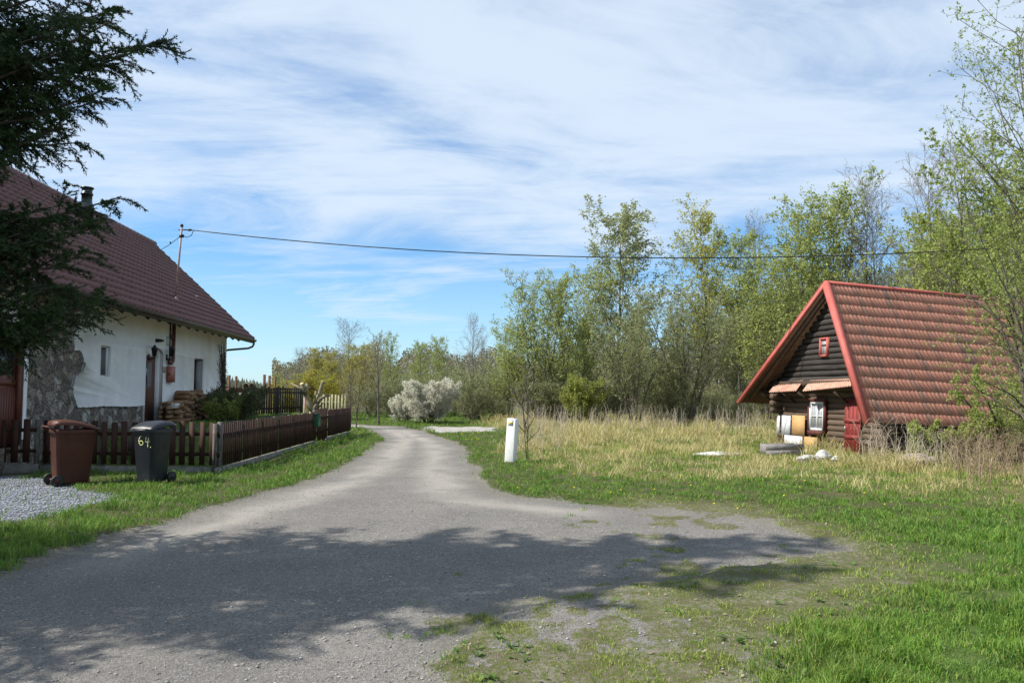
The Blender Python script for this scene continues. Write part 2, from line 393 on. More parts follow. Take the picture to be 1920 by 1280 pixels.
def grass():
    # green turf
    x, y, r = samp(760000, 3.2, 60); m = masks(x, y)
    n = fbm(x * 2.2, y * 2.2, 4, 50); n4 = fbm(x * 5, y * 5, 3, 60)
    p = (1 - m['gravel']) * (1 - m['blue'] * .93) * (1 - .5 * m['dry'])
    p *= 1 - m['patchy'] * (1 - .34 - .36 * sstep(.42, .62, n4 * .6 + n * .4)) * (1 - m['lush'])
    p *= .15 + .85 * sstep(.3, .58, n * .55 + n4 * .45)
    p *= sdist(HOUSEPOLY, x, y) < 0
    k = RNG.random(len(x)) < p; kk_ = k; x, y, r, n = x[k], y[k], r[k], n[k]; m = {a: b[k] for a, b in m.items()}
    lu = m['lush']; left = (x < -1.5) * sstep(4, 8, y)
    h = (.035 + .035 * n + lu * (.03 + .14 * sstep(.45, .75, fbm(x * 1.1, y * 1.1, 3, 81)) ) + .06 * left * n + .09 * m['dry'] * n) * RNG.uniform(.6, 1.4, len(x)) * (1 - .6 * m['patchy'] * (1 - lu))
    h *= (.8 + .006 * r) * (.65 + .9 * sstep(.45, .75, n4[kk_])) 
    w = .0028 * (1 + .0 * r) + .00062 * r
    yel = np.clip(RNG.normal(.12, .2, len(x)) + .45 * m['patchy'] * (1 - lu) + .25 * m['dry'], 0, 1)
    blades('green_grass', x, y, gheight(x, y, m) - .004, h, w, .75, yel, grass_mat('green grass', (.055, .15, .02), (.14, .29, .035), (.40, .40, .10)), 'short green grass along the lane and in the foreground', 'grass')
    # dry straw
    x, y, r = samp(400000, 8, 62); m = masks(x, y)
    n = fbm(x * 1.5, y * 1.5, 4, 90); n5 = fbm(x * .5, y * .5, 3, 95)
    p = sstep(.15, .8, m['dry']) * sstep(.36, .66, n) * (1 - m['gravel'])
    k = RNG.random(len(x)) < p; x, y, r, n, n5 = x[k], y[k], r[k], n[k], n5[k]; m = {a: b[k] for a, b in m.items()}
    k = m['slab'] < .3
    h = (.09 + .38 * sstep(.45, .75, n) * (.3 + .9 * sstep(.35, .6, n5))) * RNG.uniform(.5, 1.25, len(x)) * (.6 + .4 * m['dry']) * (.75 + .018 * np.clip(r, 0, 40))
    w = .0026 + .00048 * r
    blades('dry_grass', x, y, gheight(x, y, m) - .004, h, w, 1.0, np.clip(RNG.normal(.45, .3, len(x)), 0, 1), grass_mat('dry straw grass', (.50, .41, .20), (.68, .56, .33), (.36, .36, .12), .35), 'tall straw coloured dry grass across the meadow', 'grass', .9)
    # dead leaves and litter
def pebbles(name, x, y, s, mat, label):
    N = len(x); base = np.array([(1, 0, 0), (0, 1, 0), (-1, 0, 0), (0, -1, 0), (0, 0, .7), (0, 0, -.7)])
    V = base[None] * RNG.uniform(.6, 1.25, (N, 6, 3)) * s[:, None, None]; V[:, :, 2] *= .7
    a = RNG.uniform(0, 2 * PI, N)[:, None]; X = V[:, :, 0] * np.cos(a) - V[:, :, 1] * np.sin(a); Y = V[:, :, 0] * np.sin(a) + V[:, :, 1] * np.cos(a)
    z = gheight(x, y)
    V = np.stack([X + x[:, None], Y + y[:, None], V[:, :, 2] + z[:, None] + s[:, None] * .25], 2)
    f = np.array([(0, 1, 4), (1, 2, 4), (2, 3, 4), (3, 0, 4), (1, 0, 5), (2, 1, 5), (3, 2, 5), (0, 3, 5)])
    o = mesh(name, V, (np.arange(N)[:, None, None] * 6 + f[None]).reshape(-1, 3), mat, attrs={'rnd': np.repeat(RNG.random(N), 6)})
    return tag(o, label, 'stones', kind='stuff')
def stones():
    x, y, r = samp(230000, 3.2, 34); m = masks(x, y)
    k = (RNG.random(len(x)) < np.maximum(m['road'], .8 * m['gravel']) * (.2 + .8 * sstep(.4, .62, fbm(x * .8, y * .8, 4, 70)))) ; x, y, r = x[k], y[k], r[k]
    s = (.0026 + .0034 * RNG.random(len(x)) ** 2 + .012 * RNG.random(len(x)) ** 30) * (1 + .012 * r)
    pebbles('loose_gravel', x, y, s, M('loose gravel stones', (.10, .097, .092), (.28, .265, .245), 30, .9, attr='rnd', c3=(.42, .40, .37)), 'loose grey gravel stones scattered over the lane')
    x = RNG.uniform(-15, -4.6, 30000); y = RNG.uniform(9.3, 14.8, 30000); m = masks(x, y); k = (RNG.random(30000) < m['blue']) ; x, y = x[k], y[k]
    pebbles('yard_gravel', x, y, RNG.uniform(.011, .026, len(x)), M('bluish crushed stone', (.13, .135, .155), (.30, .31, .35), 20, .85, attr='rnd', c3=(.34, .355, .4)), 'bluish crushed stone spread before the garden fence')
grass(); stones()
def litter():
    N = 5200; x, y, r = samp(N, 3.3, 16); m = masks(x, y); k = RNG.random(N) < (m['patchy'] * .8 + .25 * (1 - m['road']) * (x > 0)) * sstep(.42, .6, fbm(x * 1.7, y * 1.7, 3, 44)); x, y = x[k], y[k]; n = len(x); s = RNG.uniform(.006, .022, n)[:, None]
    c = np.stack([x, y, gheight(x, y) + .012], 1); u = RNG.normal(0, 1, (n, 3)); u[:, 2] *= .35; u /= np.linalg.norm(u, axis=1)[:, None]; v = np.cross(u, [0, 0, 1.]) + RNG.normal(0, .25, (n, 3))
    V = np.stack([c - u * s, c - v * s * .5, c + u * s, c + v * s * .5], 1); tag(mesh('leaf_litter', V, np.arange(n)[:, None] * 4 + np.array([[0, 1, 2, 3]]), M('dead leaf litter', (.16, .115, .07), (.34, .28, .2), 9, .8)), 'dead leaves and chips lying in the patchy grass', 'leaves', kind='stuff')
    g = [gnd(a, b)[:2] for a, b in [(RNG.uniform(800, 900), RNG.uniform(809, 830)) for _ in range(45)] + [(RNG.uniform(880, 1700), RNG.uniform(890, 960)) for _ in range(28)]]; x = np.array([q[0] for q in g]); y = np.array([q[1] for q in g]); m = masks(x, y); k = m['gravel'] < .3; x, y = x[k], y[k]
    o = pebbles('dandelions', x, y, np.full(len(x), .022), M('dandelion yellow', (.75, .6, .03)), 'yellow dandelion heads in the grass beside the lane'); o.location.z = .05; o['category'] = 'flowers'
    # broad leaved weeds
    N = 1900; x, y, r = samp(N, 3.4, 15); m = masks(x, y); k = (m['road'] < .2) & (m['blue'] < .5) & (RNG.random(N) < sstep(.5, .64, fbm(x * 1.2 + 5, y * 1.2, 3, 47))); x, y = x[k], y[k]; VV = []
    for a, b in zip(x, y):
        z = gheight(np.array([a]), np.array([b]))[0]; nl = RNG.integers(4, 9)
        for q in range(nl):
            an = RNG.uniform(0, 6.28); L = RNG.uniform(.015, .05); w = L * RNG.uniform(.2, .32); d = np.array([math.cos(an), math.sin(an), RNG.uniform(.3, 1.1)]); s = np.array([-math.sin(an), math.cos(an), 0]); o_ = np.array([a, b, z])
            VV.append([o_, o_ + d * L * .55 + s * w, o_ + d * L * np.array([1, 1, .75]), o_ + d * L * .55 - s * w])
    VV = np.array(VV); n = len(VV); tag(mesh('broad_weeds', VV, np.arange(n)[:, None] * 4 + np.array([[0, 1, 2, 3]]), grass_mat('broad weed leaves', (.05, .13, .025), (.10, .20, .04), (.15, .22, .06)), attrs={'rnd': np.repeat(RNG.random(n), 4)}), 'small broad leaved weeds among the grass', 'weeds', kind='stuff')
litter()
# ---------------------------------------------------------------- left farmhouse
S0 = H.hit(20, 700, 0, 0)[1] - .9                                              # near end of the house
S1 = H.hit(422, 700, 0, 0)[1]
OV = .9
e_end = H.hit(475, 637, 0, OV); ES, EZ = e_end[1], e_end[2]
rdg = H.hit(286, 458, 1, ES); RX, RZ = rdg[0], rdg[2]
slope = (RZ - EZ) / (OV - RX)
WT = EZ + slope * OV - .12                                                     # wall top under the roof
WBX = 2 * RX                                                                  # back wall local x
R0 = S0 - .4
house = thing('farmhouse', 'white plastered farmhouse with exposed rubble stone and dark red tiled roof', 'house', p0, (0, 0, yaw))
m_rub = bpy.data.materials.new('rubble stone'); m_rub.use_nodes = True
def rub():
    nt = m_rub.node_tree; n = nt.nodes; l = nt.links; bs = n['Principled BSDF']; bs.inputs['Roughness'].default_value = .95
    tc = n.new('ShaderNodeTexCoord'); v = n.new('ShaderNodeTexVoronoi'); v.inputs['Scale'].default_value = 4.2
    nz = n.new('ShaderNodeTexNoise'); nz.inputs['Scale'].default_value = 5; nz.inputs['Detail'].default_value = 6
    mx0 = n.new('ShaderNodeMix'); mx0.data_type = 'RGBA'; mx0.blend_type = 'ADD'; mx0.inputs[0].default_value = .35; l.new(tc.outputs['Object'], mx0.inputs[6]); l.new(nz.outputs[1], mx0.inputs[7]); l.new(mx0.outputs[2], v.inputs[0])
    r = n.new('ShaderNodeValToRGB'); bw = n.new('ShaderNodeRGBToBW'); l.new(v.outputs['Color'], bw.inputs[0]); l.new(bw.outputs[0], r.inputs[0])
    e = r.color_ramp.elements; e[0].position = .1; e[0].color = (.13, .11, .09, 1); e[1].position = .9; e[1].color = (.5, .46, .4, 1)
    x = r.color_ramp.elements.new(.5); x.color = (.27, .21, .17, 1)
    d = n.new('ShaderNodeTexVoronoi'); d.feature = 'DISTANCE_TO_EDGE'; d.inputs['Scale'].default_value = 4.2; l.new(mx0.outputs[2], d.inputs[0])
    mr = n.new('ShaderNodeMapRange'); l.new(d.outputs[0], mr.inputs[0]); mr.inputs[1].default_value = .0; mr.inputs[2].default_value = .09
    nz2 = n.new('ShaderNodeTexNoise'); nz2.inputs['Scale'].default_value = 18; nz2.inputs['Detail'].default_value = 8; l.new(tc.outputs['Object'], nz2.inputs[0])
    m1 = n.new('ShaderNodeMix'); m1.data_type = 'RGBA'; l.new(mr.outputs[0], m1.inputs[0]); m1.inputs[6].default_value = (.4, .36, .3, 1); l.new(r.outputs[0], m1.inputs[7])
    m2 = n.new('ShaderNodeMix'); m2.data_type = 'RGBA'; m2.blend_type = 'MULTIPLY'; m2.inputs[0].default_value = .9
    mr2 = n.new('ShaderNodeMapRange'); l.new(nz2.outputs[0], mr2.inputs[0]); mr2.inputs[1].default_value = .3; mr2.inputs[2].default_value = .7; mr2.inputs[3].default_value = .45; mr2.inputs[4].default_value = 1.3
    l.new(m1.outputs[2], m2.inputs[6]); l.new(mr2.outputs[0], m2.inputs[7]); l.new(m2.outputs[2], bs.inputs['Base Color'])
    b = n.new('ShaderNodeBump'); b.inputs['Distance'].default_value = .06; s = n.new('ShaderNodeMath'); s.operation = 'ADD'; l.new(mr.outputs[0], s.inputs[0]); l.new(nz2.outputs[0], s.inputs[1]); l.new(s.outputs[0], b.inputs['Height']); l.new(b.outputs[0], bs.inputs['Normal'])
rub()
def hx(px, py, x=0.): q = H.hit(px, py, 0, x); return q[1], q[2]
# openings in wall plane (s0,s1,z0,z1)
dS0 = hx(271, 700)[0]; dS1 = hx(303, 700)[0]; dZ0 = hx(287, 789)[1]; dZ1 = hx(287, 667.5)[1]; arcZ = hx(287, 650)[1]; sprZ = hx(303, 664)[1]
w1 = (hx(186, 680)[0], hx(205, 680)[0], hx(196, 706)[1], hx(196, 648)[1])
w2 = (hx(362, 700)[0], hx(380, 700)[0], hx(371, 742)[1], hx(371, 672)[1])
gd = (S0 + .5, hx(41, 720)[0], HZ - .1, hx(30, 640)[1])
g1 = hx(47.5, 720)[0]
arc = [(dS0, dZ0), (dS1, dZ0), (dS1, sprZ)]
for k in range(1, 10):
    a = PI * k / 10; arc.append(((dS0 + dS1) / 2 + (dS1 - dS0) / 2 * math.cos(a), sprZ + (arcZ - sprZ) * math.sin(a)))
arc.append((dS0, sprZ))
def rect(w): return [(w[0], w[2]), (w[1], w[2]), (w[1], w[3]), (w[0], w[3])]
def sheet(name, loops, x1, x0, mat, parent):                                   # flat sheet in the wall plane with holes and thickness
    pts = [Vector((0, p[0], p[1])) for lp in loops for p in lp]
    tri = tessellate_polygon([[Vector((p[0], p[1], 0)) for p in lp] for lp in loops])
    n = len(pts); V = [(x1, p.y, p.z) for p in pts] + [(x0, p.y, p.z) for p in pts]
    Ft = [tuple(t) for t in tri]; Fq = []; k = 0
    for lp in loops:
        m = len(lp)
        for i in range(m): a, b = k + i, k + (i + 1) % m; Fq.append((a, b, b + n, a + n))
        k += m
    return mesh(name, V, [np.array(Ft), np.array(Fq)], mat, parent)
bd = []                                                                       # right boundary of the stone patch
rr_ = random.Random(3)
cb_ = [(143, 560), (144, 597), (135, 631), (137, 655), (150, 661), (157, 681), (154, 698), (138, 704), (134, 725), (137, 745), (143, 765)]
for (a, b), (c, d) in zip(cb_, cb_[1:]):
    for k in range(4):
        t = k / 4; s, z = hx(a + (c - a) * t, b + (d - b) * t); bd.append((s + rr_.uniform(-.05, .05), min(z + rr_.uniform(-.03, .03), WT)))
s, z = hx(143, 765); pl = z; bot = []
sv = s
while sv < S1 - .3:
    if not (dS0 - .05 < sv < dS1 + .05): bot.append((sv, pl + rr_.uniform(-.012, .012) + .02 * math.sin(sv * 1.3)))
    sv += .09
bot.append((S1, pl - .06))
# plaster outline: stone boundary down, plinth line to the right, corner up; doorway is a notch
lft = [b for b in bot if b[0] < dS0]; rgt = [b for b in bot if b[0] > dS1]
outline = bd[1:] + lft + [(dS0, pl)] + [(dS0, sprZ)] + arc[-2:2:-1] + [(dS1, sprZ), (dS1, pl)] + rgt + [(S1, WT), (bd[0][0], WT)]
outline = [(a, min(b, WT)) for a, b in outline]
sheet('plaster', [outline, rect(w1), rect(w2)], .035, -.03, m_plaster, house)
# white strip by garage
sheet('plaster', [[(gd[1], HZ), (g1, HZ), (g1 + .03, 2.2), (g1 - .02, WT), (gd[0] - .6, WT), (gd[0] - .6, gd[3] + .02), (gd[1], gd[3] + .02)]], .034, 0, m_plaster, house)
# rubble wall: displaced grid with the openings left out
def rubble():
    ds = .07; ns = int((S1 - S0) / ds); nz = int((WT - .1) / ds)
    s = np.linspace(S0, S1 - .004, ns + 1); z = np.linspace(-.1, WT, nz + 1); Sg, Zg = np.meshgrid(s, z, indexing='ij')
    X = .0 - .045 * fbm(Sg * 5, Zg * 6, 3, 8) * 1.0
    hid = False
    V = np.stack([X, Sg, Zg], 2).reshape(-1, 3); I = np.arange(ns)[:, None] * (nz + 1); J = np.arange(nz)[None]
    F = np.stack([I + J, I + nz + 1 + J, I + nz + 2 + J, I + J + 1], -1).reshape(-1, 4)
    c = V[F].mean(1); keep = np.ones(len(F), bool)
    for a, b, lo, hi in ((dS0, dS1, 0, sprZ), w1, w2, gd): keep &= ~((c[:, 1] > a - .02) & (c[:, 1] < b + .02) & (c[:, 2] > lo) & (c[:, 2] < hi))
    mc = (dS0 + dS1) / 2; keep &= ~((((c[:, 1] - mc) / ((dS1 - dS0) / 2 + .02)) ** 2 + ((c[:, 2] - sprZ) / (arcZ - sprZ + .02)) ** 2 < 1) & (c[:, 2] >= sprZ))
    mesh('stone_wall', V, F[keep], m_rub, house, smooth=True)
rubble()
b = B()                                                                        # other walls
b.box(WBX, WBX + .3, S0, S1, .0, WT); 
b.hexa([(WBX + .3, S1 - .3, 0), (-.1, S1 - .3, 0), (-.1, S1 - .02, 0), (WBX + .3, S1 - .02, 0), (WBX + .3, S1 - .3, WT), (-.1, S1 - .3, WT), (-.1, S1 - .02, WT), (WBX + .3, S1 - .02, WT)])
b.box(-.1, .034, S1 - .0035, S1 + .012, pl - .06, WT)
for s0, s1 in ((S1 - .3, S1 - .02), (S0, S0 + .3)):
    b.add([(WBX, s0, WT), (0, s0, WT), (RX, s0, RZ - .15), (WBX, s1, WT), (0, s1, WT), (RX, s1, RZ - .15)], [(0, 1, 2), (5, 4, 3), (0, 2, 5, 3), (1, 4, 5, 2)])
b.box(WBX + .3, -.1, S0, S0 + .3, 0, WT)
b.build('wall', m_plaster, house)
# reveals
def reveal(name, s0, s1, z0, z1, dep, mat, x0=.034, top=True):
    b = B(); t = .03
    b.box(-dep, x0 - .003, s1 + .001, s1 + t, z0, z1 + t); b.box(-dep, x0 - .003, s0 - t, s0 - .001, z0, z1 + t)
    if top: b.box(-dep, x0 - .004, s0, s1, z1 + .001, z1 + t)
    b.box(-dep, x0 - .004, s0, s1, z0 - t, z0 - .001)
    return b.build(name, mat, house)
m_red = M('red brown painted wood', (.10, .03, .018), (.16, .05, .028), 5, .5, .002, 30, st=(1, 8, .6), spec=.4)
m_grey = M('grey render', (.4, .4, .42), (.46, .46, .47), 5, .9)
reveal('window_reveal', *w1, .2, m_plaster); reveal('window_reveal', *w2, .42, m_grey)
for w, dp in ((w1, .07), (w2, .24)):
    b = B(); s0, s1, z0, z1 = w; x = -dp; f = .035
    b.box(x - .04, x + .02, s0 + .001, s0 + f, z0 + .001, z1 - .001); b.box(x - .04, x + .02, s1 - f, s1 - .001, z0 + .001, z1 - .001); b.box(x - .04, x + .021, s0 + f, s1 - f, z0 + .001, z0 + f); b.box(x - .04, x + .021, s0 + f, s1 - f, z1 - f, z1 - .001)
    wo = b.build('window', m_plaster if w is w1 else m_red, house)
    b = B(); b.box(x - .02, x - .01, s0 + f, s1 - f, z0 + f, z1 - f); b.build('pane', m_glass, wo)
# door: outer arched niche, inner rectangular reveal, leaf
iS0, iS1 = dS0 + .02, dS1 - .1
b = B(); NX = -.06
b.box(NX, .031, dS1 + .001, dS1 + .03, dZ0, sprZ); b.box(NX, .031, dS0 - .03, dS0 - .001, dZ0, sprZ)
A = [(mcs, mz) for mcs, mz in arc[2:]]
for (a0, z0), (a1, z1) in zip(A, A[1:]):
    b.hexa([(NX, a0, z0), (.031, a0, z0), (.031, a1, z1), (NX, a1, z1), (NX, a0, z0 + .03), (.031, a0, z0 + .03), (.031, a1, z1 + .03), (NX, a1, z1 + .03)])
b.box(NX - .25, NX, iS1, dS1 + .03, dZ0, arcZ); b.box(NX - .25, NX, dS0 - .03, iS1 - .001, dZ1, arcZ + .03)
b.build('door_surround', m_plaster, house)
b = B(); DX = NX - .1; b.box(DX - .05, DX, iS0, iS1, dZ0, dZ1)
door = b.build('door', m_red, house)
b = B(); b.box(DX + .001, DX + .006, iS0 + .25, iS1 - .3, dZ0 + 1.0, dZ1 - .18); b.build('pane', m_glass, door)
b = B(); b.tube([(DX + .0, iS0 + .12, dZ0 + 1), (DX + .06, iS0 + .12, dZ0 + 1), (DX + .06, iS0 + .24, dZ0 + 1)], .012, 6); b.build('handle', m_metal, door)
b = B(); b.box(-.5, .35, dS0 - .05, dS1 + .05, HZ, dZ0 - .002); b.build('doorstep', M('worn concrete', (.22, .21, .2), (.32, .31, .29), 5, .9, .01, 20), house)
# garage door
b = B(); s0, s1, z0, z1 = gd; b.box(-.16, -.1, s0, s1, z0, z1)
n_ = 9
for i in range(n_): 
    a = s0 + (s1 - s0) * i / n_; b.box(-.1, -.085, a + .01, a + (s1 - s0) / n_ - .01, z0, z0 + 1.15)
b.box(-.1, -.07, s0, s1, z0 + 1.2, z0 + 1.3)
gdo = b.build('garage_door', m_red, house)
b = B(); b.box(-.0995, -.09, s0 + .15, s1 - .15, z0 + 1.4, z1 - .1); b.build('pane', m_glass, gdo)
b = B(); b.box(-.1, .01, s1 - .07, s1 - .002, z0, z1); b.build('frame', m_red, gdo)
# roof
def tiles(b, P0, U, V, Nn, LU, LV, rh, cw, amp, stp, prof, seed, samples=8):
    """courses of separate tiles: P0 lower corner, U along the eave, V up the slope"""
    rg = np.random.default_rng(seed); P0, U, V, Nn = map(np.array, (P0, U, V, Nn)); nv = int(round(LV / rh)); rh = LV / nv; nu = int(round(LU / cw)); cw = LU / nu
    u = np.linspace(0, 1, samples); pr = prof(u) * amp
    for j in range(nv):
        for i in range(nu):
            sag = rg.uniform(-.004, .004); x = (i + u) * cw; x[-1] -= .002
            lo = P0 + np.outer(x, U) + V * (j * rh - .02 + rg.uniform(-.006, .006)) + np.outer(pr + stp + sag, Nn)
            hi = P0 + np.outer(x, U) + V * ((j + 1) * rh) + np.outer(pr + .003, Nn)
            un = P0 + np.outer(x, U) + V * (j * rh - .02) + np.outer(pr * .3 + 0.0, Nn)
            VV = np.concatenate([lo, hi, un]); F = []
            n = samples
            for k in range(n - 1): F += [(k, k + 1, n + k + 1, n + k), (2 * n + k, 2 * n + k + 1, k + 1, k)]
            b.add(VV, F, rg.random())
P = lambda a: np.array(a, float)
sl = P([-(OV - RX), 0, RZ - EZ]); SL = np.linalg.norm(sl); vs = sl / SL; nn = P([vs[2], 0, -vs[0]])
b = B()
prof_s = lambda u: .5 + .5 * np.sin(2 * PI * u - .6)
tiles(b, (OV, R0, EZ + .02), (0, 1, 0), vs, nn, ES - R0, SL, .315, .30, .055, .062, prof_s, 4, 9)
m_roof = M('dark red brown roof tiles', (.125, .056, .052), (.175, .08, .074), 1.2, .62, .003, 30, attr='rnd', c3=(.145, .066, .06), spec=.35, dirt=(.13, .07, .065))
b.build('roof', m_roof, house, smooth=False)
b = B(); t = .10
b.hexa([OVp - nn * t for OVp in (P([OV, R0, EZ]), P([OV, ES, EZ]), P([RX, ES, RZ]), P([RX, R0, RZ]))] + [q for q in (P([OV, R0, EZ]), P([OV, ES, EZ]), P([RX, ES, RZ]), P([RX, R0, RZ]))])
m2 = P([-1, 1, 1]); bx = 2 * RX - OV
nb = P([-nn[0], 0, nn[2]])
Q = (P([RX - .001, R0, RZ]), P([RX - .001, ES, RZ]), P([bx, ES, EZ]), P([bx, R0, EZ]))
b.hexa([q - nb * t for q in Q] + list(Q)); b.build('roof_boards', m_dwood, house)
b = B(); 
b.hexa([q for q in (P([RX - .001, R0, RZ + .01]), P([RX - .001, ES, RZ + .01]), P([bx, ES, EZ + .01]), P([bx, R0, EZ + .01]))] + [q + nb * .05 for q in Q]); b.build('rear_roof', m_roof, house)
b = B(); rg = random.Random(8); y = R0
while y < ES:                                                                # ridge tiles
    b.tube([(RX, y, RZ + .015), (RX, y + .37, RZ + .03)], [.12, .135], 10, True, rg.random()); y += .34
for k in range(int(SL / .33)):                                               # verge tiles
    q = P([OV, ES, EZ]) + vs * k * .33; b.bar(q + nn * .05 + P([0, .03, 0]), q + vs * .34 + nn * .035 + P([0, .03, 0]), .1, .07, nn, rg.random())
b.build('ridge_tiles', m_roof, house)
m_gut = M('dark brown gutter', (.03, .022, .02), (.05, .04, .035), 6, .35, spec=.6)
b = B(); gr = .075                                                           # half-round gutter
prof = [(OV + .05 + gr * math.cos(a), EZ - .02 + gr * math.sin(a)) for a in np.linspace(PI, 2 * PI, 8)]
V = [(x, y, z) for y in (R0, ES + .05) for x, z in prof]; b.add(V, [(i, i + 1, i + 9, i + 8) for i in range(7)] + [tuple(range(8, 16)), tuple(range(7, -1, -1))])
b.tube([(OV + .125, R0, EZ - .012), (OV + .125, ES + .05, EZ - .012)], .012, 6)
b.box(OV - .035, OV - .01, R0, ES, EZ - .14, EZ - .005)
b.build('gutter', m_gut, house)
b = B(); gE = P([OV + .05, ES - .12, EZ - .08]); cE = P([-.05, S1 + .09, H.hit(424, 657, 1, S1)[2]])
b.tube([gE, gE + P([0, 0, -.1]), gE + P([-.05, 0, -.2]), gE + P([-.2, -.05, -.27]), cE + P([.15, 0, .03]), cE, cE + P([-.04, 0, -.1]), (cE[0] - .06, cE[1], .1)], .042, 8)
b.build('downpipe', m_gut, house, smooth=True)
# rafters under the eave
y = S0 + .3
while y < S1:
    b = B(); q = P([OV - .12, y, EZ - .0]) - nn * .15; b.bar(q, q + vs * 1.1, .09, .1, nn); y += .85; b.build('rafter_end', m_dwood, house)
# flue
fl = H.hit(162, 398, 0, RX + .75)
b = B(); fz = RZ - (.75) * slope - .1
top = H.hit(164, 352, 0, RX + .75)[2]; hh = top - fz
c = (RX + .75, fl[1], fz)
b.lathe(c, [(.2, 0), (.2, hh * .42), (.215, hh * .42), (.215, hh * .46), (.15, hh * .62), (.15, hh * .8), (.175, hh * .8), (.175, hh * .84), (.15, hh * .84), (.15, hh * .97), (.19, hh * .97), (.19, hh)], 16)
b.build('chimney_pipe', M('dark steel flue', (.04, .05, .048), (.07, .08, .078), 6, .3, metal=.7), house, smooth=False)
# wall lamps
for px, py in ((281, 664), (315, 664)):
    s, z = hx(px - 5, py + 4); b = B()
    b.box(.035, .06, s - .05, s + .05, z - .12, z + .06); b.tube([(.05, s, z - .05), (.12, s, z - .1), (.2, s, z - .05), (.2, s, z + .0)], .014, 6)
    lp = b.build('wall_lamp', m_black, house)
    b = B(); b.lathe((.2, s, z), [(.05, 0), (.085, .2), (.1, .21), (.04, .3), (.012, .34)], 6); b.build('lantern', m_black, lp)
m_pipe = M('brown drain pipe', (.11, .04, .025), (.16, .06, .04), 5, .45, spec=.5)
b = B(); s, zt = hx(327, 603, .1); s2, z2 = hx(326, 676, .1)
b.tube([(.1, s, zt), (.1, s, z2 + .05), (.1, s - .04, z2 - .04), (.1, s - .16, z2 - .1), (.1, s - .32, z2 - .08), (.1, s - .36, z2 + .02)], .05, 10)
b.build('service_pipe', m_pipe, house, smooth=True)
b = B(); s, zt = hx(320, 605, .06); b.tube([(.06, s, zt), (.06, s, hx(320, 682, .06)[1])], .02, 6); s_, z_ = hx(321, 631, .06); b.box(.036, .12, s_ - .1, s_ + .1, z_ - .06, z_ + .05); b.build('conduit', m_gut, house)
def plate(name, x0, y0, x1, y1, th_, mat):
    s0, z0 = hx(x0, y1); s1, z1 = hx(x1, y0); b = B(); b.box(.036, .036 + th_, s0, s1, z0, z1); return b.build(name, mat, house)
mb = plate('meter_cabinet', 309, 687, 320.5, 716, .1, M('brick red cabinet paint', (.3, .1, .075), (.36, .13, .1), 5, .5))
s, z = hx(317, 700, .13); b = B(); b.box(.137, .15, s - .03, s + .03, z - .05, z + .03); b.build('latch', m_black, mb)
plate('house_plate', 303, 687.5, 308, 698, .02, M('rusty plate', (.35, .25, .15), (.5, .4, .3), 8, .6))
plate('wall_hatch', 309, 631, 315.5, 648, .012, M('pale hatch', (.5, .5, .49), (.6, .6, .58), 5, .8))
s, z = hx(291, 638); b = B(); b.box(.036, .16, s - .09, s + .09, z - .05, z + .04); b.box(.16, .19, s + .02, s + .2, z - .03, z + .03); b.build('sensor', m_black, house)
# aerial mast with wire: stands on the roof
def roof_pt(px, py):                                                         # ray hit with the roof plane
    d = Mh.T @ ray(px, py); c = Mh.T @ (CAM - p0); n = nn; q0 = P([OV, 0, EZ + .06]); t = ((q0 - c) @ n) / (d @ n); return c + d * t
mp = roof_pt(329, 562); mt = H.hit(341, 424, 1, mp[1]); mt_ = P([mp[0] + .12, mp[1], mt[2]])
m_mast = M('rusty primed mast', (.22, .1, .08), (.38, .34, .32), 2.2, .5, st=(1, 1, .8))
mw = H.w(mp); mast = thing('roof_mast', 'thin leaning pipe mast on the tiled roof carrying the overhead cable', 'mast', mw, (0, 0, yaw))
top = P([mt[0] - mp[0], 0, mt[2] - mp[2]])
b = B(); b.tube([(0, 0, -.05), top], .032, 8); b.lathe((0, 0, .0), [(.09, -.02), (.07, .06), (.03, .1)], 10); b.build('pole', m_mast, mast)
b = B(); b.lathe(tuple(top), [(.05, -.02), (.05, .04), (.02, .07)], 8); b.bar(top + P([-.1, 0, -.12]), top + P([.22, 0, -.12]), .03, .03); b.tube([top + P([.2, 0, -.12]), top + P([.3, 0, -.12])], [.04, .03], 8)
b.tube([top + P([.05, 0, -.3]), top + P([.15, 0, -.36]), top + P([.3, 0, -.3]), top + P([.36, 0, -.14])], .012, 5); b.box(top[0] - .06, top[0] + .06, -.05, .05, top[2] - .36, top[2] - .27)
b.build('bracket', m_black, mast)
gy_ = H.w(roof_pt(299, 470))
gw = Mh.T @ (gy_ - mw); b = B(); b.tube([top + P([0, 0, -.3]), (top + P([0, 0, -.3])) * .5 + gw * .5 + P([0, 0, -.03]), gw], .011, 5)
m_ = (top * .55 + gw * .45); b.lathe(tuple(m_ - P([0, 0, .15])), [(.02, -.04), (.03, 0), (.02, .04)], 6); b.build('guy_wire', m_black, mast)
wtop = H.w(mp + top + P([.3, 0, -.12])); wend = at(2060, 452, wtop[1] - 3.5); wp = []
for k in range(41):
    t = k / 40; q = wtop * (1 - t) + wend * t; q[2] -= 4 * .66 * t * (1 - t) ; wp.append(q)
b = B(); b.tube(np.array(wp) , .016, 6); tag(b.build('overhead_cable', m_black, loc=wtop), 'single black overhead cable sagging across the sky from the roof mast', 'cable')
up_ = thing('utility_pole', 'wooden utility pole out to the right that carries the far end of the cable', 'pole', (wend[0], wend[1], 0))
b = B(); b.tube([(0, 0, -.1), (0, 0, wend[2] + .2)], [.14, .1], 10); b.build('pole', m_bark, up_)
b = B(); b.bar((-.35, 0, wend[2] - .05), (.35, 0, wend[2] - .05), .08, .08); b.build('crossarm', m_black, up_)

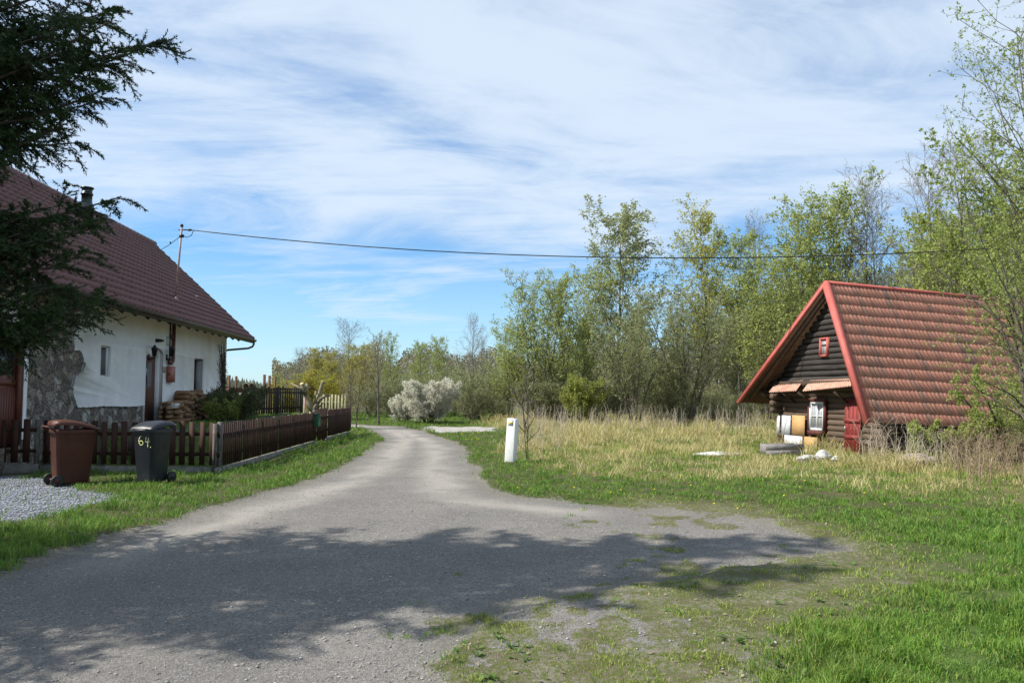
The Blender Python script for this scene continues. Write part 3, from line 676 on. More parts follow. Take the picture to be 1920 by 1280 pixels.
# ---------------------------------------------------------------- terrace of the farmhouse
def world_box(Fm, pts): return [Fm.w(p) for p in pts]
TX = 2.0; b = B(); rg = random.Random(9); y = H.hit(250, 790, 0, TX)[1]
while y < S1 + 2.0:
    L = rg.uniform(.3, .6); x = TX + rg.uniform(0, .04); hgt = HZ + rg.uniform(.02, .07)
    b.hexa([H.w(q) for q in [(TX - .1, y, .3), (x + .16, y + .01, .3), (x + .15, y + L - .03, .3), (TX - .1, y + L - .03, .3), (TX - .1, y + .02, hgt), (x + .12, y + .03, hgt), (x + .13, y + L - .05, hgt), (TX - .1, y + L - .04, hgt)]], rg.random())
    y += L
tag(b.build('retaining_wall', M('grey terrace stone', (.06, .055, .05), (.13, .12, .11), 4, .9, .01, 18, attr='rnd', c3=(.09, .085, .075))), 'low dark stone edging of the grass bank before the farmhouse', 'wall')

# ---------------------------------------------------------------- firewood
m_log = M('split firewood', (.13, .07, .035), (.34, .20, .10), 4, .85, .004, 40, attr='rnd', c3=(.30, .19, .11))
rg = random.Random(12)
def logmesh(k):
    n = rg.choice([3, 4, 4]); b = B(); rad = rg.uniform(.06, .095); ang = [2 * PI * (i + rg.uniform(-.2, .2)) / n for i in range(n)]; L = .42
    ring = [(rad * rg.uniform(.75, 1.1) * math.cos(a), rad * rg.uniform(.75, 1.1) * math.sin(a)) for a in ang]
    V = [(L / 2, x, z) for x, z in ring] + [(-L / 2, x * .95, z * .95) for x, z in ring]
    b.add(V, [tuple(range(n)), tuple(range(2 * n - 1, n - 1, -1))] + [(i, i + n, (i + 1) % n + n, (i + 1) % n) for i in range(n)], rg.random())
    return b
protos = []
s_lo, s_hi = H.hit(330, 780, 0, .5)[1], H.hit(408, 780, 0, .5)[1]
def wtopz(s):
    t = (s - s_lo) / (s_hi - s_lo)
    px = 330 + 75 * t
    ys = np.interp(px, [330, 342, 348, 355, 372, 376, 384, 388, 403, 408], [758, 742, 731, 729, 729, 744, 750, 742, 742, 762]); return H.hit(px, ys, 0, .55)[2]
zz = HZ + .09; cnt = 0; row = 0
proto_meshes = [logmesh(k).build('firewood_log', m_log) for k in range(24)]
while zz < 3.2 and cnt < 280:
    s = s_lo + .08 + (row % 2) * .075
    while s < s_hi and cnt < 290:
        if zz < wtopz(s) - .03:
            src = proto_meshes[rg.randrange(24)]
            if cnt < 24: o = proto_meshes[cnt]
            else: o = src.copy(); COL.objects.link(o)
            q = H.w((.36 + rg.uniform(-.09, .09), s + rg.uniform(-.025, .025), zz + rg.uniform(-.045, .045))); o.location = tuple(q); o.rotation_euler = (rg.uniform(0, 6.28) if False else 0, 0, yaw + rg.uniform(-.06, .06)); o.rotation_euler[0] = rg.choice([0, .7, 1.57, 2.3, 3.1, 4.0])
            tag(o, 'split log in the brown firewood pile against the farmhouse wall', 'firewood', 'split logs stacked against the farmhouse'); cnt += 1
        s += rg.uniform(.11, .17)
    zz += .135; row += 1
# crosswise end stack, near side
for k in range(16):
    for j in range(2):
        sx = s_lo - .28 ; z_ = HZ + .08 + k * .135
        if z_ > H.hit(322, 762, 0, .4)[2] and k > 4: break
        o = proto_meshes[rg.randrange(24)].copy(); COL.objects.link(o); q = H.w((.2 + j * .2 + rg.uniform(-.02, .02), sx + rg.uniform(-.03, .03), z_)); o.location = tuple(q); o.rotation_euler = (rg.choice([0, .8, 1.5, 2.4]), 0, yaw + PI / 2 + rg.uniform(-.05, .05))
        o['label'] = 'split log laid crosswise at the near end of the firewood pile'; o['category'] = 'firewood'; o['group'] = 'logs laid crosswise at the pile end'
q = H.hit(323, 757, 0, .35)
tr = thing('plastic_tray', 'pale rectangular tray lying on the near end of the firewood pile', 'tray', H.w((.35, q[1], q[2] - .12)), (0, 0, yaw))
b = B(); 
for x0, x1, y0, y1, z0, z1 in ((-.18, .18, -.3, .3, 0, .02), (-.18, -.16, -.3, .3, .02, .14), (.16, .18, -.3, .3, .02, .14), (-.16, .16, -.3, -.28, .02, .14), (-.16, .16, .28, .3, .02, .14)): b.box(x0, x1, y0, y1, z0, z1)
b.build('tray', M('pale plastic', (.62, .62, .6), rough=.5), tr)
b = B(); b.box(-.2, .2, -.32, -.301, .11, .15); b.box(-.2, .2, .301, .32, .11, .15); b.build('rim', m_plaster, tr)

# ---------------------------------------------------------------- fences
m_pick = M('red brown stained pickets', (.022, .010, .007), (.045, .02, .013), 5, .7, .002, 30, st=(5, 5, .7), attr='rnd', c3=(.055, .028, .02), spec=.15)
m_conc = M('weathered concrete kerb', (.13, .125, .11), (.22, .21, .19), 6, .9, .006, 25)
m_gal = M('pale weathered post', (.08, .07, .06), (.16, .14, .12), 7, .8, .002, 30)
def fence(name, label, Pa, Pb, hgt, base, pw, gap, rails=(.25, .72), npost=3, kerb=True, mat=m_pick, seed=1, group=None, htb=None, postm=None, irr=.018, posth=.0, taper=0, postside=-1):
    rg = random.Random(seed); Pa = np.array(Pa, float)[:2]; Pb = np.array(Pb, float)[:2]; L = np.linalg.norm(Pb - Pa); ang = math.atan2(*(Pb - Pa)[::-1])
    t = thing(name, label, 'fence', (*Pa, 0), (0, 0, ang), group)
    sec = np.linspace(0, L, npost)
    for k in range(npost - 1):
        b = B(); x = sec[k] + .04
        while x < sec[k + 1] - .02:
            tt = x / L; h = hgt + ((htb or hgt) - hgt) * tt + rg.uniform(-irr, irr); w = pw * rg.uniform(.92, 1.05); d = .018; ln = rg.uniform(-.012, .012)
            a = rg.random() * .8
            b.hexa([(x, -.03 - d, base), (x + w, -.03 - d, base), (x + w, -.03, base), (x, -.03, base), (x + ln, -.03 - d, h), (x + w + ln, -.03 - d, h), (x + w + ln, -.03, h), (x + ln, -.03, h)], a)
            x += pw + gap * rg.uniform(.85, 1.15)
        b.build('picket_panel', mat, t)
    for rz in rails:
        b = B(); b.box(0, L, -.029, .02, base + (hgt - base) * rz - .035, base + (hgt - base) * rz + .035); b.build('rail', mat, t)
    for k in range(npost):
        b = B(); h = hgt + ((htb or hgt) - hgt) * sec[k] / L + posth; x = sec[k]
        b.box(x - .04, x + .04, .021, .10, -.1, h); b.build('post', postm or m_gal, t)
    if kerb: b = B(); b.box(-.05, L + .05, -.02, .05, -.1, base - .04); b.build('kerb', m_conc, t)
    return t
FC = gnd(408, 888)[:2]; FE = gnd(655, 814)[:2]; FM = gnd(590, 833)[:2]; FG = gnd(612, 826)[:2]
FL = gnd(232, 884)[:2]; FL2 = gnd(80, 884)[:2]
fence('picket_fence', 'dark brown picket fence behind the two bins, facing the lane', FL2, FC, 1.0, .17, .115, .085, npost=4, seed=2)
fence('picket_fence', 'long dark picket fence running away from the fence corner to the gate', FC, FM, .97, .15, .062, .06, npost=7, seed=3)
fence('picket_fence', 'far short stretch of brown picket fence beyond the garden gate', FG, FE, 1.0, .15, .08, .05, npost=4, seed=4)
gt = fence('garden_gate', 'narrow dark garden gate in the far part of the side fence', FM + (FG - FM) * .08, FM + (FG - FM) * .92, 1.05, .1, .07, .08, npost=2, kerb=False, seed=5); gt['category'] = 'gate'
FL3 = FL2 + np.array([-3.2, -1.1])
fence('picket_fence', 'sunlit brown picket fence at the left edge beside the brown bin', FL3, FL2 + np.array([-.12, -.05]), 1.08, .2, .115, .08, npost=3, seed=6, htb=1.04)
# inner old dark fence and pale far fence
A1 = at(473, 740, 29.5)[:2]; A2 = at(566, 740, 33)[:2]
fence('picket_fence', 'almost black weathered picket fence inside the garden', A1, A2, 1.75, .72, .1, .07, npost=3, kerb=False, mat=M('blackened wood', (.02, .018, .014), (.045, .04, .03), 6, .9), seed=7, irr=.06, rails=(.2, .8))
A3 = at(594, 740, 36)[:2]; A4 = at(650, 740, 35)[:2]
fence('picket_fence', 'pale greenish picket fence at the far end of the garden', A3, A4, 1.45, .2, .1, .1, npost=3, kerb=False, mat=M('mossy pale wood', (.2, .2, .11), (.3, .28, .17), 6, .9), seed=8, irr=.04)

# ---------------------------------------------------------------- wheelie bins
def bin_(loc, rz, w, d, h, mat, label, lid_tilt, name='wheelie_bin'):
    t = thing(name, label, 'bin', loc, (0, 0, rz)); hb = h * .9
    b = B(); N = 10                                              # body: front at -y, rear at +y, tapered
    def ring(z, k, fr):
        x = w / 2 * k; y0 = -d / 2 * fr; y1 = d / 2 * k; c = .05
        return [(-x + c, y0, z), (x - c, y0, z), (x, y0 + c, z), (x, y1 - c, z), (x - c, y1, z), (-x + c, y1, z), (-x, y1 - c, z), (-x, y0 + c, z)]
    rs = [ring(.04, .78, .72), ring(.1, .8, .75), ring(hb * .93, .95, .97), ring(hb * .931, 1.0, 1.02), ring(hb, 1.01, 1.03)]
    V = [p for r in rs for p in r]; F = [tuple(range(7, -1, -1))]
    for k in range(len(rs) - 1): F += [(k * 8 + i, k * 8 + (i + 1) % 8, k * 8 + 8 + (i + 1) % 8, k * 8 + 8 + i) for i in range(8)]
    F += [tuple(range(len(V) - 8, len(V)))]
    b.add(V, F); b.build('body', mat, t, bevel=.006)
    b = B(); z = hb + .004                                       # lid: raised, curved down to the front, overhanging
    ys = np.linspace(-d / 2 * 1.1, d / 2 * 1.02, 9); pro = [.0, .035, .055, .07, .08, .085, .085, .08, .06]
    V = []
    for yv, pz in zip(ys, pro):
        zt = z + pz * .9 + lid_tilt * (yv + d / 2) * .1
        for xx, dz in ((-w / 2 * 1.07, -.035), (-w / 2 * 1.06, .0), (-w / 2 * .86, pz * .35 + .012), (0, pz * .4 + .02), (w / 2 * .86, pz * .35 + .012), (w / 2 * 1.06, .0), (w / 2 * 1.07, -.035)): V.append((xx, yv, max(zt + dz, z - .04) if abs(xx) > w / 2 else zt + dz))
    F = [(i * 7 + j, i * 7 + j + 1, i * 7 + j + 8, i * 7 + j + 7) for i in range(8) for j in range(6)] + [tuple(range(6, -1, -1)), tuple(range(56, 63))]
    b.add(V, F); lid = b.build('lid', mat, t, smooth=False)
    b = B(); b.tube([(-w * .3, -d / 2 * 1.1, z + .01), (-w * .28, -d / 2 * 1.1 - .03, z - .01), (w * .28, -d / 2 * 1.1 - .03, z - .01), (w * .3, -d / 2 * 1.1, z + .01)], .012, 6); b.build('lid_grip', mat, lid)
    b = B(); yb = d / 2 + .01                                    # rear handle
    b.tube([(-w * .42, yb - .02, hb - .02), (-w * .42, yb + .09, hb + .06), (w * .42, yb + .09, hb + .06), (w * .42, yb - .02, hb - .02)], .018, 8); b.build('handle', mat, t)
    b = B(); b.tube([(-w / 2 - .02, d / 2 * .78 + .02, .1), (w / 2 + .02, d / 2 * .78 + .02, .1)], .013, 8); b.build('axle', m_metal, t)
    for s in (-1, 1):
        xc = s * (w / 2 * .86 + .03); b = B()
        b.tube([(xc - .028, d / 2 * .78 + .02, .1), (xc - .02, d / 2 * .78 + .02, .1), (xc + .02, d / 2 * .78 + .02, .1), (xc + .028, d / 2 * .78 + .02, .1)], [.085, .1, .1, .085], 18)
        wh = b.build('wheel', m_black, t)
        b = B(); b.tube([(xc - .031, d / 2 * .78 + .02, .1), (xc + .031, d / 2 * .78 + .02, .1)], .045, 12); b.build('hub', mat, wh)
    return t, hb
m_brown = M('brown bin plastic', (.06, .02, .012), (.085, .03, .018), 3, .5, .001, 60, spec=.25, dirt=(.10, .05, .036))
m_bin = M('black bin plastic', (.014, .016, .021), (.022, .025, .031), 3, .42, .001, 60, spec=.35, dirt=(.05, .052, .056))
c1 = gnd(138, 908)
bin_((c1[0] - .2, c1[1] + .28, gz_at(c1[0], c1[1])), math.radians(133), .53, .66, 1.07, m_brown, 'brown wheelie bin with wheels and handle to the left, beside the gravel yard', .8)
c2 = gnd(291, 911)
bb, hb = bin_((c2[0] - .22, c2[1] + .34, gz_at(c2[0], c2[1])), math.radians(-18), .46, .52, 1.04, m_bin, 'black wheelie bin with painted number 64, standing in grass by the fence', .2)
b = B(); hb = 1.04 * .9                                        # painted number on the front
def stroke(pts, x0, z0, sc, wd=.013):
    z = lambda q: z0 + q[1] * sc
    def pt(q):
        zz_ = z0 + q[1] * sc; fr = .75 + (.97 - .75) * (zz_ - .1) / (hb * .93 - .1); return np.array([x0 + q[0] * sc, -.52 / 2 * fr - .004, zz_])
    p = [pt(q) for q in pts]
    for a_, b_ in zip(p, p[1:]): b.bar(a_, b_ + (b_ - a_) * .08, wd, .003, (0, -1, 0))
z0 = hb * .93 - .2
stroke([(.45, 1.15), (.25, .95), (.12, .65), (.12, .35), (.25, .08), (.5, 0), (.72, .12), (.78, .35), (.65, .52), (.42, .55), (.2, .42)], -.08, z0, .135)
stroke([(.35, 1.0), (.2, .5), (.3, .42), (.85, .5)], .045, z0, .135); stroke([(.72, .95), (.6, .55), (.58, .1), (.55, -.25)], .045, z0, .135)
stroke([(.88, -.2), (.95, -.26)], .055, z0, .135, .016)
b.build('painted_number', M('yellow chalky paint', (.75, .75, .32), rough=.7), bb)

# ---------------------------------------------------------------- white waymark post
mk0 = gnd(957, 868); pst = thing('waymark_post', 'white square concrete post with a yellow trail mark, leaning beside the lane', 'post', (mk0[0], mk0[1] + .1, gz_at(*mk0[:2])), (math.radians(-2), math.radians(3.2), math.radians(-24)))
b = B(); b.box(-.105, .105, -.10, .10, -.15, .96); b.build('post', M('white painted concrete', (.72, .72, .7), (.82, .82, .8), 6, .85, .003, 30, dirt=(.55, .55, .52), dsc=3), pst, bevel=.01)
b = B(); b.box(-.07, .05, -.1035, -.1005, .80, .925); b.build('trail_mark_frame', M('dark grey outline paint', (.12, .12, .13)), pst)
b = B(); b.box(-.06, .04, -.1065, -.1037, .812, .913); tm = b.build('trail_mark', M('white mark paint', (.85, .85, .83)), pst)
b = B(); b.box(-.06, .04, -.109, -.1067, .845, .882); b.build('yellow_band', M('yellow mark paint', (.75, .55, .02)), pst)
# ---------------------------------------------------------------- log cottage on the right
d_ang = math.radians(76); tilt = math.atan(.054)
dx, dy = math.sin(d_ang), math.cos(d_ang); cyaw = math.atan2(dy, dx)
Rm = Matrix.Rotation(cyaw, 3, 'Z') @ Matrix.Rotation(tilt, 3, 'Y')
rt = at(1625, 789, 19.0); c0 = np.array([rt[0], rt[1], 0.])
Mc = np.array([[Rm[i][j] for j in range(3)] for i in range(3)])
Cf = Frame(c0, Mc)
cot = bpy.data.objects.new('log_cottage', None); COL.objects.link(cot); cot.location = tuple(c0); cot.rotation_euler = Rm.to_euler()
tag(cot, 'old dark log cottage with steep red tiled roof and red bargeboards, beside the meadow', 'house')
AE = .5
Rt = Cf.hit(1625, 789, 0, 0); Ap = Cf.hit(1548, 531, 0, AE); Lt = Cf.hit(1387, 751, 0, 0)
CL = 8.5                                                                     # length to the right
WX = .75                                                                     # gable wall plane
wl = lambda px, py, x=WX: Cf.hit(px, py, 0, x)
yR = .35; yL = wl(1457, 800)[1]
zR0 = Rt[2]
U = P([1, 0, 0])
E0 = Rt; E1 = P([CL, Rt[1], Rt[2]]); A0 = Ap; A1_ = P([CL, Ap[1], Ap[2]]); L0 = Lt; L1 = P([CL, Lt[1], Lt[2]])
vr = P([0, Ap[1] - Rt[1], Ap[2] - Rt[2]]); VR = np.linalg.norm(vr); vr /= VR; nr_ = np.cross(U, vr); nr_ *= np.sign(nr_[2])
vl = P([0, Ap[1] - Lt[1], Ap[2] - Lt[2]]); VL = np.linalg.norm(vl); vl /= VL; nl_ = np.cross(U, vl); nl_ *= np.sign(nl_[2])
m_ct = M('weathered red concrete tiles', (.30, .145, .10), (.62, .29, .21), 5, .92, .004, 40, st=(5, .6, .6), attr='rnd', c3=(.5, .22, .155), dirt=(.2, .16, .13), dsc=.9, spec=.12, lo=.38, hi=.62)
# right slope: the verge runs from the eave corner to the inset apex, so rows start further in as they climb
b = B(); rg = np.random.default_rng(3); rows = 13; rh = VR / rows; cw = .125
def tprof(u): return np.array([0, .012, .014, .001, .0, .001, .012, .010])[: len(u)]
for j in range(rows):
    x0 = AE * j / rows + .03; n = int((CL - x0) / cw)
    for i in range(n):
        xs = x0 + (i + np.array([0, .06, .14, .24, .5, .62, .74, .985])) * cw; pr = tprof(xs) * .6; jit = rg.uniform(-.008, .008)
        lo = P([0, Rt[1], Rt[2]]) + np.outer(xs, U) + vr * (j * rh - .04 + jit) + np.outer(pr + .021 + rg.uniform(-.004, .004), nr_)
        hi = P([0, Rt[1], Rt[2]]) + np.outer(xs, U) + vr * ((j + 1) * rh) + np.outer(pr + .003, nr_)
        un = P([0, Rt[1], Rt[2]]) + np.outer(xs, U) + vr * (j * rh - .04 + jit) + np.outer(pr * 0 + .0, nr_)
        m = len(xs); F = []
        for k in range(m - 1): F += [(k, k + 1, m + k + 1, m + k), (2 * m + k, 2 * m + k + 1, k + 1, k)]
        b.add(np.concatenate([lo, hi, un]), F, min(1, rg.random() * .8 + .2 * rg.random()))
b.build('roof', m_ct, cot)
m_brd = M('old brown roof boards', (.07, .04, .025), (.13, .08, .05), 5, .9, .004, 30, st=(1, 6, 1))
b = B(); t = .07
def slab(b, q, n, t): b.hexa([a - n * t for a in q] + list(q))
slab(b, (E0, E1, A1_, A0), nr_, t); slab(b, (A0 + P([0, .002, 0]), A1_ + P([0, .002, 0]), L1, L0), nl_, t)
b.build('roof_boards', m_brd, cot)
b = B(); b.hexa([q + nl_ * .003 for q in (A0, A1_, L1, L0)] + [q + nl_ * .05 for q in (A0, A1_, L1, L0)]); b.build('rear_roof', m_ct, cot)
m_barge = M('faded red paint', (.38, .085, .07), (.47, .125, .10), 3, .6, .002, 40, dirt=(.36, .12, .1))
ox = P([-.03, 0, 0])
for a, c, n in ((Rt, Ap, nr_), (Lt, Ap, nl_)):
    b = B(); dr = (c - a) / np.linalg.norm(c - a); e = (a - dr * .08, c + dr * .04)
    b.hexa([e[0] + ox * 2 - n * .09, e[1] + ox * 2 - n * .09, e[1] - ox * 0 - n * .09, e[0] - ox * 0 - n * .09, e[0] + ox * 2 + n * .02, e[1] + ox * 2 + n * .02, e[1] + n * .02, e[0] + n * .02])
    b.hexa([e[0] + ox * 2.2 + n * .023, e[1] + ox * 2.2 + n * .023, e[1] - ox * 2 + n * .075, e[0] - ox * 2 + n * .075, e[0] + ox * 2.2 + n * .04, e[1] + ox * 2.2 + n * .04, e[1] - ox * 2 + n * .092, e[0] - ox * 2 + n * .092])
    b.build('bargeboard', m_barge, cot)
b = B(); b.tube([Ap + P([0, 0, .03]), A1_ + P([0, 0, .03])], .05, 8); b.build('ridge_cap', m_barge, cot)
# log walls
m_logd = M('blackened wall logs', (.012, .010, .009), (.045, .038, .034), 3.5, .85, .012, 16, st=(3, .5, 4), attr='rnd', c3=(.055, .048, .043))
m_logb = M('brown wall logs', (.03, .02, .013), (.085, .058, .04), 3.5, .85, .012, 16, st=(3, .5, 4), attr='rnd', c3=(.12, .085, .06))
rg = random.Random(31)
def log(b, p, q, r, a=0., end=None):
    p, q = P(p), P(q); K = 12; pts = [p + (q - p) * k / (K - 1) + P([0, 0, rg.uniform(-.006, .006)]) for k in range(K)]
    b.tube(pts, [r * rg.uniform(.93, 1.06) for _ in range(K)], 10, True, a)
def ylim(z):                                                                 # y where the roof planes cross height z
    tR = (z - Rt[2]) / (Ap[2] - Rt[2]); tL = (z - Lt[2]) / (Ap[2] - Lt[2])
    return Rt[1] + (Ap[1] - Rt[1]) * tR, Lt[1] + (Ap[1] - Lt[1]) * tL
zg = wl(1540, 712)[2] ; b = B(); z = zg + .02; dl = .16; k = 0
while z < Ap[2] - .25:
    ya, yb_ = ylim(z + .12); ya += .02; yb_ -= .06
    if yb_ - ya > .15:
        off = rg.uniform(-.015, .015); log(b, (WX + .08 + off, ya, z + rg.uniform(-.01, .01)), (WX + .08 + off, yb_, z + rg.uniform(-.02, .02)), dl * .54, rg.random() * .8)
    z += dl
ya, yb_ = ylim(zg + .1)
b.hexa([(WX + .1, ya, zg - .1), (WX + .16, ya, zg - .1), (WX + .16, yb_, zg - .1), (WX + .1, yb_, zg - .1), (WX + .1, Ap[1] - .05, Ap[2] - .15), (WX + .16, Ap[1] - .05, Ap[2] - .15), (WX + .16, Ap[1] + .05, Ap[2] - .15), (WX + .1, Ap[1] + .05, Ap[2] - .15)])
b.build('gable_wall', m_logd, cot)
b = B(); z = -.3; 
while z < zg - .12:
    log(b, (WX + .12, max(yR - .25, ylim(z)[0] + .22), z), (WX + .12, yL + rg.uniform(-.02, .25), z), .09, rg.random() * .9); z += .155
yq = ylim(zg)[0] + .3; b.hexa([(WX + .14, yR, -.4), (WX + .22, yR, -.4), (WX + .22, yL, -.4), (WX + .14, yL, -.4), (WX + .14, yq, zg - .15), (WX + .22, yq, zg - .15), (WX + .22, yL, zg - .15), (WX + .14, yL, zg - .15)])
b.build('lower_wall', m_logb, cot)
b = B(); z = -.3                                                              # side wall facing the meadow
while z < .42:
    log(b, (WX - .15 + rg.uniform(0, .12), yR, z), (CL - .3, yR, z), .11, rg.random() * .9); z += .2
b.box(WX + .1, CL - .3, yR + .05, yR + .15, -.5, .6); b.build('side_wall', m_logb, cot)
b = B(); b.box(WX + .2, CL - .3, yL - .1, yL, -.6, 1.9); b.box(CL - .5, CL - .3, yR, yL, -.6, 1.5); b.build('rear_wall', m_logb, cot)
b = B(); b.bar((WX - .1, ylim(zg)[0] + .2, zg - .11), (WX - .1, Lt[1] - .25, zg - .11), .16, .16); b.bar((.3, Lt[1] - .5, Lt[2] + .32), (CL - .3, Lt[1] - .5, Lt[2] + .32), .14, .16)
q = wl(1462, 750); b.bar((WX - .1, q[1] + .5, zg - .2), (WX, q[1] - .05, zg - .75), .1, .12, (1, 0, 0)); b.build('eave_beam', m_logb, cot)
b = B(); 
for z in (zg - .5, zg - .7, zg - .9): log(b, (WX - .3, yL - .12, z), (WX + .3, yL - .12, z), .1, rg.random())
b.build('log_ends', m_logb, cot)
# rafters
b = B()
for x in (.22,):
    b.bar(P([x, Lt[1], Lt[2]]) - nl_ * .14 + vl * .2, P([x + AE * .8, Ap[1], Ap[2]]) - nl_ * .14 - vl * .2, .1, .12, nl_); b.bar(P([x, Rt[1], Rt[2]]) - nr_ * .14 + vr * .2, P([x + AE * .8, Ap[1], Ap[2]]) - nr_ * .14 - vr * .2, .1, .12, nr_)
b.build('verge_rafter', m_brd, cot)
def cwin(x0, y0, x1, y1, fr, mat, glass, cols=2, rowsn=2, x=WX, dep=.05):
    a = wl(x0, y1, x - .02); c = wl(x1, y0, x - .02); ya, yb_ = sorted((a[1], c[1])); za, zb = sorted((a[2], c[2])); X = x - .05
    b = B(); b.box(X, X + .14, ya, ya + fr, za, zb); b.box(X, X + .14, yb_ - fr, yb_, za, zb); b.box(X + .001, X + .139, ya + fr, yb_ - fr, za, za + fr); b.box(X + .001, X + .139, ya + fr, yb_ - fr, zb - fr, zb)
    w = b.build('window', mat, cot); 
    b = B(); b.box(X + dep, X + dep + .01, ya + fr, yb_ - fr, za + fr, zb - fr); b.build('pane', glass, w)
    if cols > 1:
        b = B(); ym = (ya + yb_) / 2; b.box(X + dep - .03, X + dep - .002, ym - .03, ym + .03, za + fr, zb - fr); zm = (za + zb) / 2; b.box(X + dep - .028, X + dep - .003, ya + fr, yb_ - fr, zm - .015, zm + .015)
        b.build('sash_bar', mat, w)
    return w, (X, ya, yb_, za, zb)
m_white = M('white window paint', (.5, .52, .52), (.6, .61, .6), 6, .6)
m_win2 = M('net curtain behind glass', (.2, .22, .23), (.45, .47, .48), 2.5, .12, st=(1, 9, 1.2), spec=.6)
w, q = cwin(1518, 753, 1546.5, 806, .07, m_white, m_win2)
X, ya, yb_, za, zb = q; b = B(); b.box(X - .02, X + .1, ya - .055, ya - .002, za - .1, zb + .08); b.box(X - .02, X + .1, yb_ + .002, yb_ + .055, za - .1, zb + .08); b.box(X - .05, X + .1, ya - .001, yb_ + .001, za - .12, za - .003); b.box(X - .02, X + .1, ya - .001, yb_ + .001, zb + .003, zb + .08)
m_dred = M('dark red paint', (.16, .022, .02), (.24, .035, .03), 4, .6, .003, 25, st=(1, 6, 1), dirt=(.13, .05, .04)); b.build('casing', M('brown red casing', (.07, .018, .015), (.12, .035, .028), 5, .7), w)
cwin(1537, 632, 1553, 669, .05, m_barge, m_win2, 1)
a = wl(1584, 862); c = wl(1616, 748); b = B(); X = WX - .03; zt = min(c[2], zg - .2)
ya, yb_ = sorted((a[1], c[1])); ya = max(ya, yR - .3)
nb_ = 4
rz_ = lambda y: min(zt, Rt[2] + (y - Rt[1]) / (Ap[1] - Rt[1]) * (Ap[2] - Rt[2]) - .14)
for i in range(nb_):
    y0_, y1_ = ya + (yb_ - ya) * i / nb_ + .004, ya + (yb_ - ya) * (i + 1) / nb_ - .004; xo = X - .005 * (i % 2)
    b.hexa([(xo, y0_, a[2]), (X + .04, y0_, a[2]), (X + .04, y1_, a[2]), (xo, y1_, a[2]), (xo, y0_, rz_(y0_)), (X + .04, y0_, rz_(y0_)), (X + .04, y1_, rz_(y1_)), (xo, y1_, rz_(y1_))])
for zz_ in np.arange(a[2] + .15, zt - .3, .42):
    if rz_(ya) > zz_ + .1: b.box(X - .022, X - .006, ya, yb_, zz_, zz_ + .1)
dr_ = b.build('door', m_dred, cot); b = B(); b.tube([(X - .06, yb_ - .1, a[2] + .75), (X - .06, yb_ - .1, a[2] + .9)], .012, 6); b.build('handle', m_metal, dr_)
# loose boards leaning on the wall
def panel(name, x0, y0, x1, y1, mat, dx=0., th=.02, parent=cot):
    a = wl(x0, y1, WX - .06 - dx); c = wl(x1, y0, WX - .06 - dx); b = B(); b.box(WX - .06 - dx - th, WX - .06 - dx, min(a[1], c[1]), max(a[1], c[1]), min(a[2], c[2]), max(a[2], c[2])); return b.build(name, mat, parent)
m_ply = M('orange plywood', (.42, .25, .10), (.5, .31, .14), 3, .7, st=(1, 1, 5)); m_sheet = M('grey white sheet', (.5, .52, .55), (.64, .65, .67), 5, .6, dirt=(.36, .35, .34), dsc=5)
panel('plywood_board', 1485, 779, 1510, 818, m_ply); panel('grey_board', 1466, 779, 1483, 816, m_sheet, .03); panel('grey_board', 1457, 779, 1463, 814, m_sheet, .05)
panel('grey_board', 1471, 818, 1505, 843, m_sheet, .09); panel('plywood_board', 1508, 820, 1532, 845, m_ply, .07)
# corrugated canopies
m_cor = M('rusty corrugated sheet', (.36, .17, .11), (.52, .36, .28), 4, .7, .002, 30, st=(1, 5, 1))
def corr(p, name='canopy'):
    (tl, tr_, br, bl) = p; n = 60; V = []
    for i in range(n + 1):
        t = i / n; o = .018 * math.sin(t * np.linalg.norm(tr_ - tl) / .09 * 2 * PI)
        for q in (tl + (tr_ - tl) * t, bl + (br - bl) * t): V.append(q + P([-.0, 0, o]))
    V = np.array(V); F = [(2 * i, 2 * i + 2, 2 * i + 3, 2 * i + 1) for i in range(n)]; V2 = np.concatenate([V, V - P([0, 0, .006])]); m = len(V)
    mesh(name, V2, np.array(F + [tuple(v + m for v in f[::-1]) for f in F]), m_cor, cot)
XO = WX - .5
corr((wl(1457, 716, WX - .03), wl(1507, 713, WX - .03), wl(1493, 732, XO), wl(1441, 735, XO)))
corr((wl(1519, 713, WX - .03), wl(1599, 709, WX - .03), wl(1597, 723, XO), wl(1504, 733, XO)))
corr((wl(1432, 724, WX - .03), wl(1436, 726, WX - .03), wl(1428, 735, XO + .2), wl(1420, 736, XO + .2)))
b = B()                                                                      # brackets for the canopy
for px in (1448, 1490, 1520, 1590):
    q = wl(px, 735, WX - .03); b.bar((WX, q[1], q[2] - .3), (XO + .05, q[1], q[2] - .02), .05, .05)
b.build('canopy_bracket', m_logb, cot)
# things before the cottage
g0 = gnd(1470, 858); bx_ = thing('wooden_trough', 'weathered grey wooden box lying in dry grass under the cottage window boards', 'box', (g0[0] + .2, g0[1] + .75, 0), (0, 0, cyaw - .05))
m_gw = M('silver grey timber', (.2, .19, .18), (.34, .33, .31), 5, .9, .006, 25, st=(1, 5, 5))
b = B(); b.box(-.45, .5, -.14, -.1, 0, .28); b.box(-.45, .5, .2, .24, 0, .28); b.box(-.45, -.41, -.1, .2, 0, .28); b.box(.46, .5, -.1, .2, 0, .28); b.box(-.41, .46, -.1, .2, .2, .24); m_gw2 = M('dark weathered timber', (.15, .14, .14), (.27, .255, .25), 6, .9, .006, 25, st=(1, 5, 5)); b.build('box', m_gw2, bx_)
b = B(); 
for i in range(2): b.bar((-.5, -.16, .07 + i * .142), (.5, -.162, .05 + i * .142 + .02), .03, .141, (0, 0, 1))
b.build('slat', m_gw2, bx_)
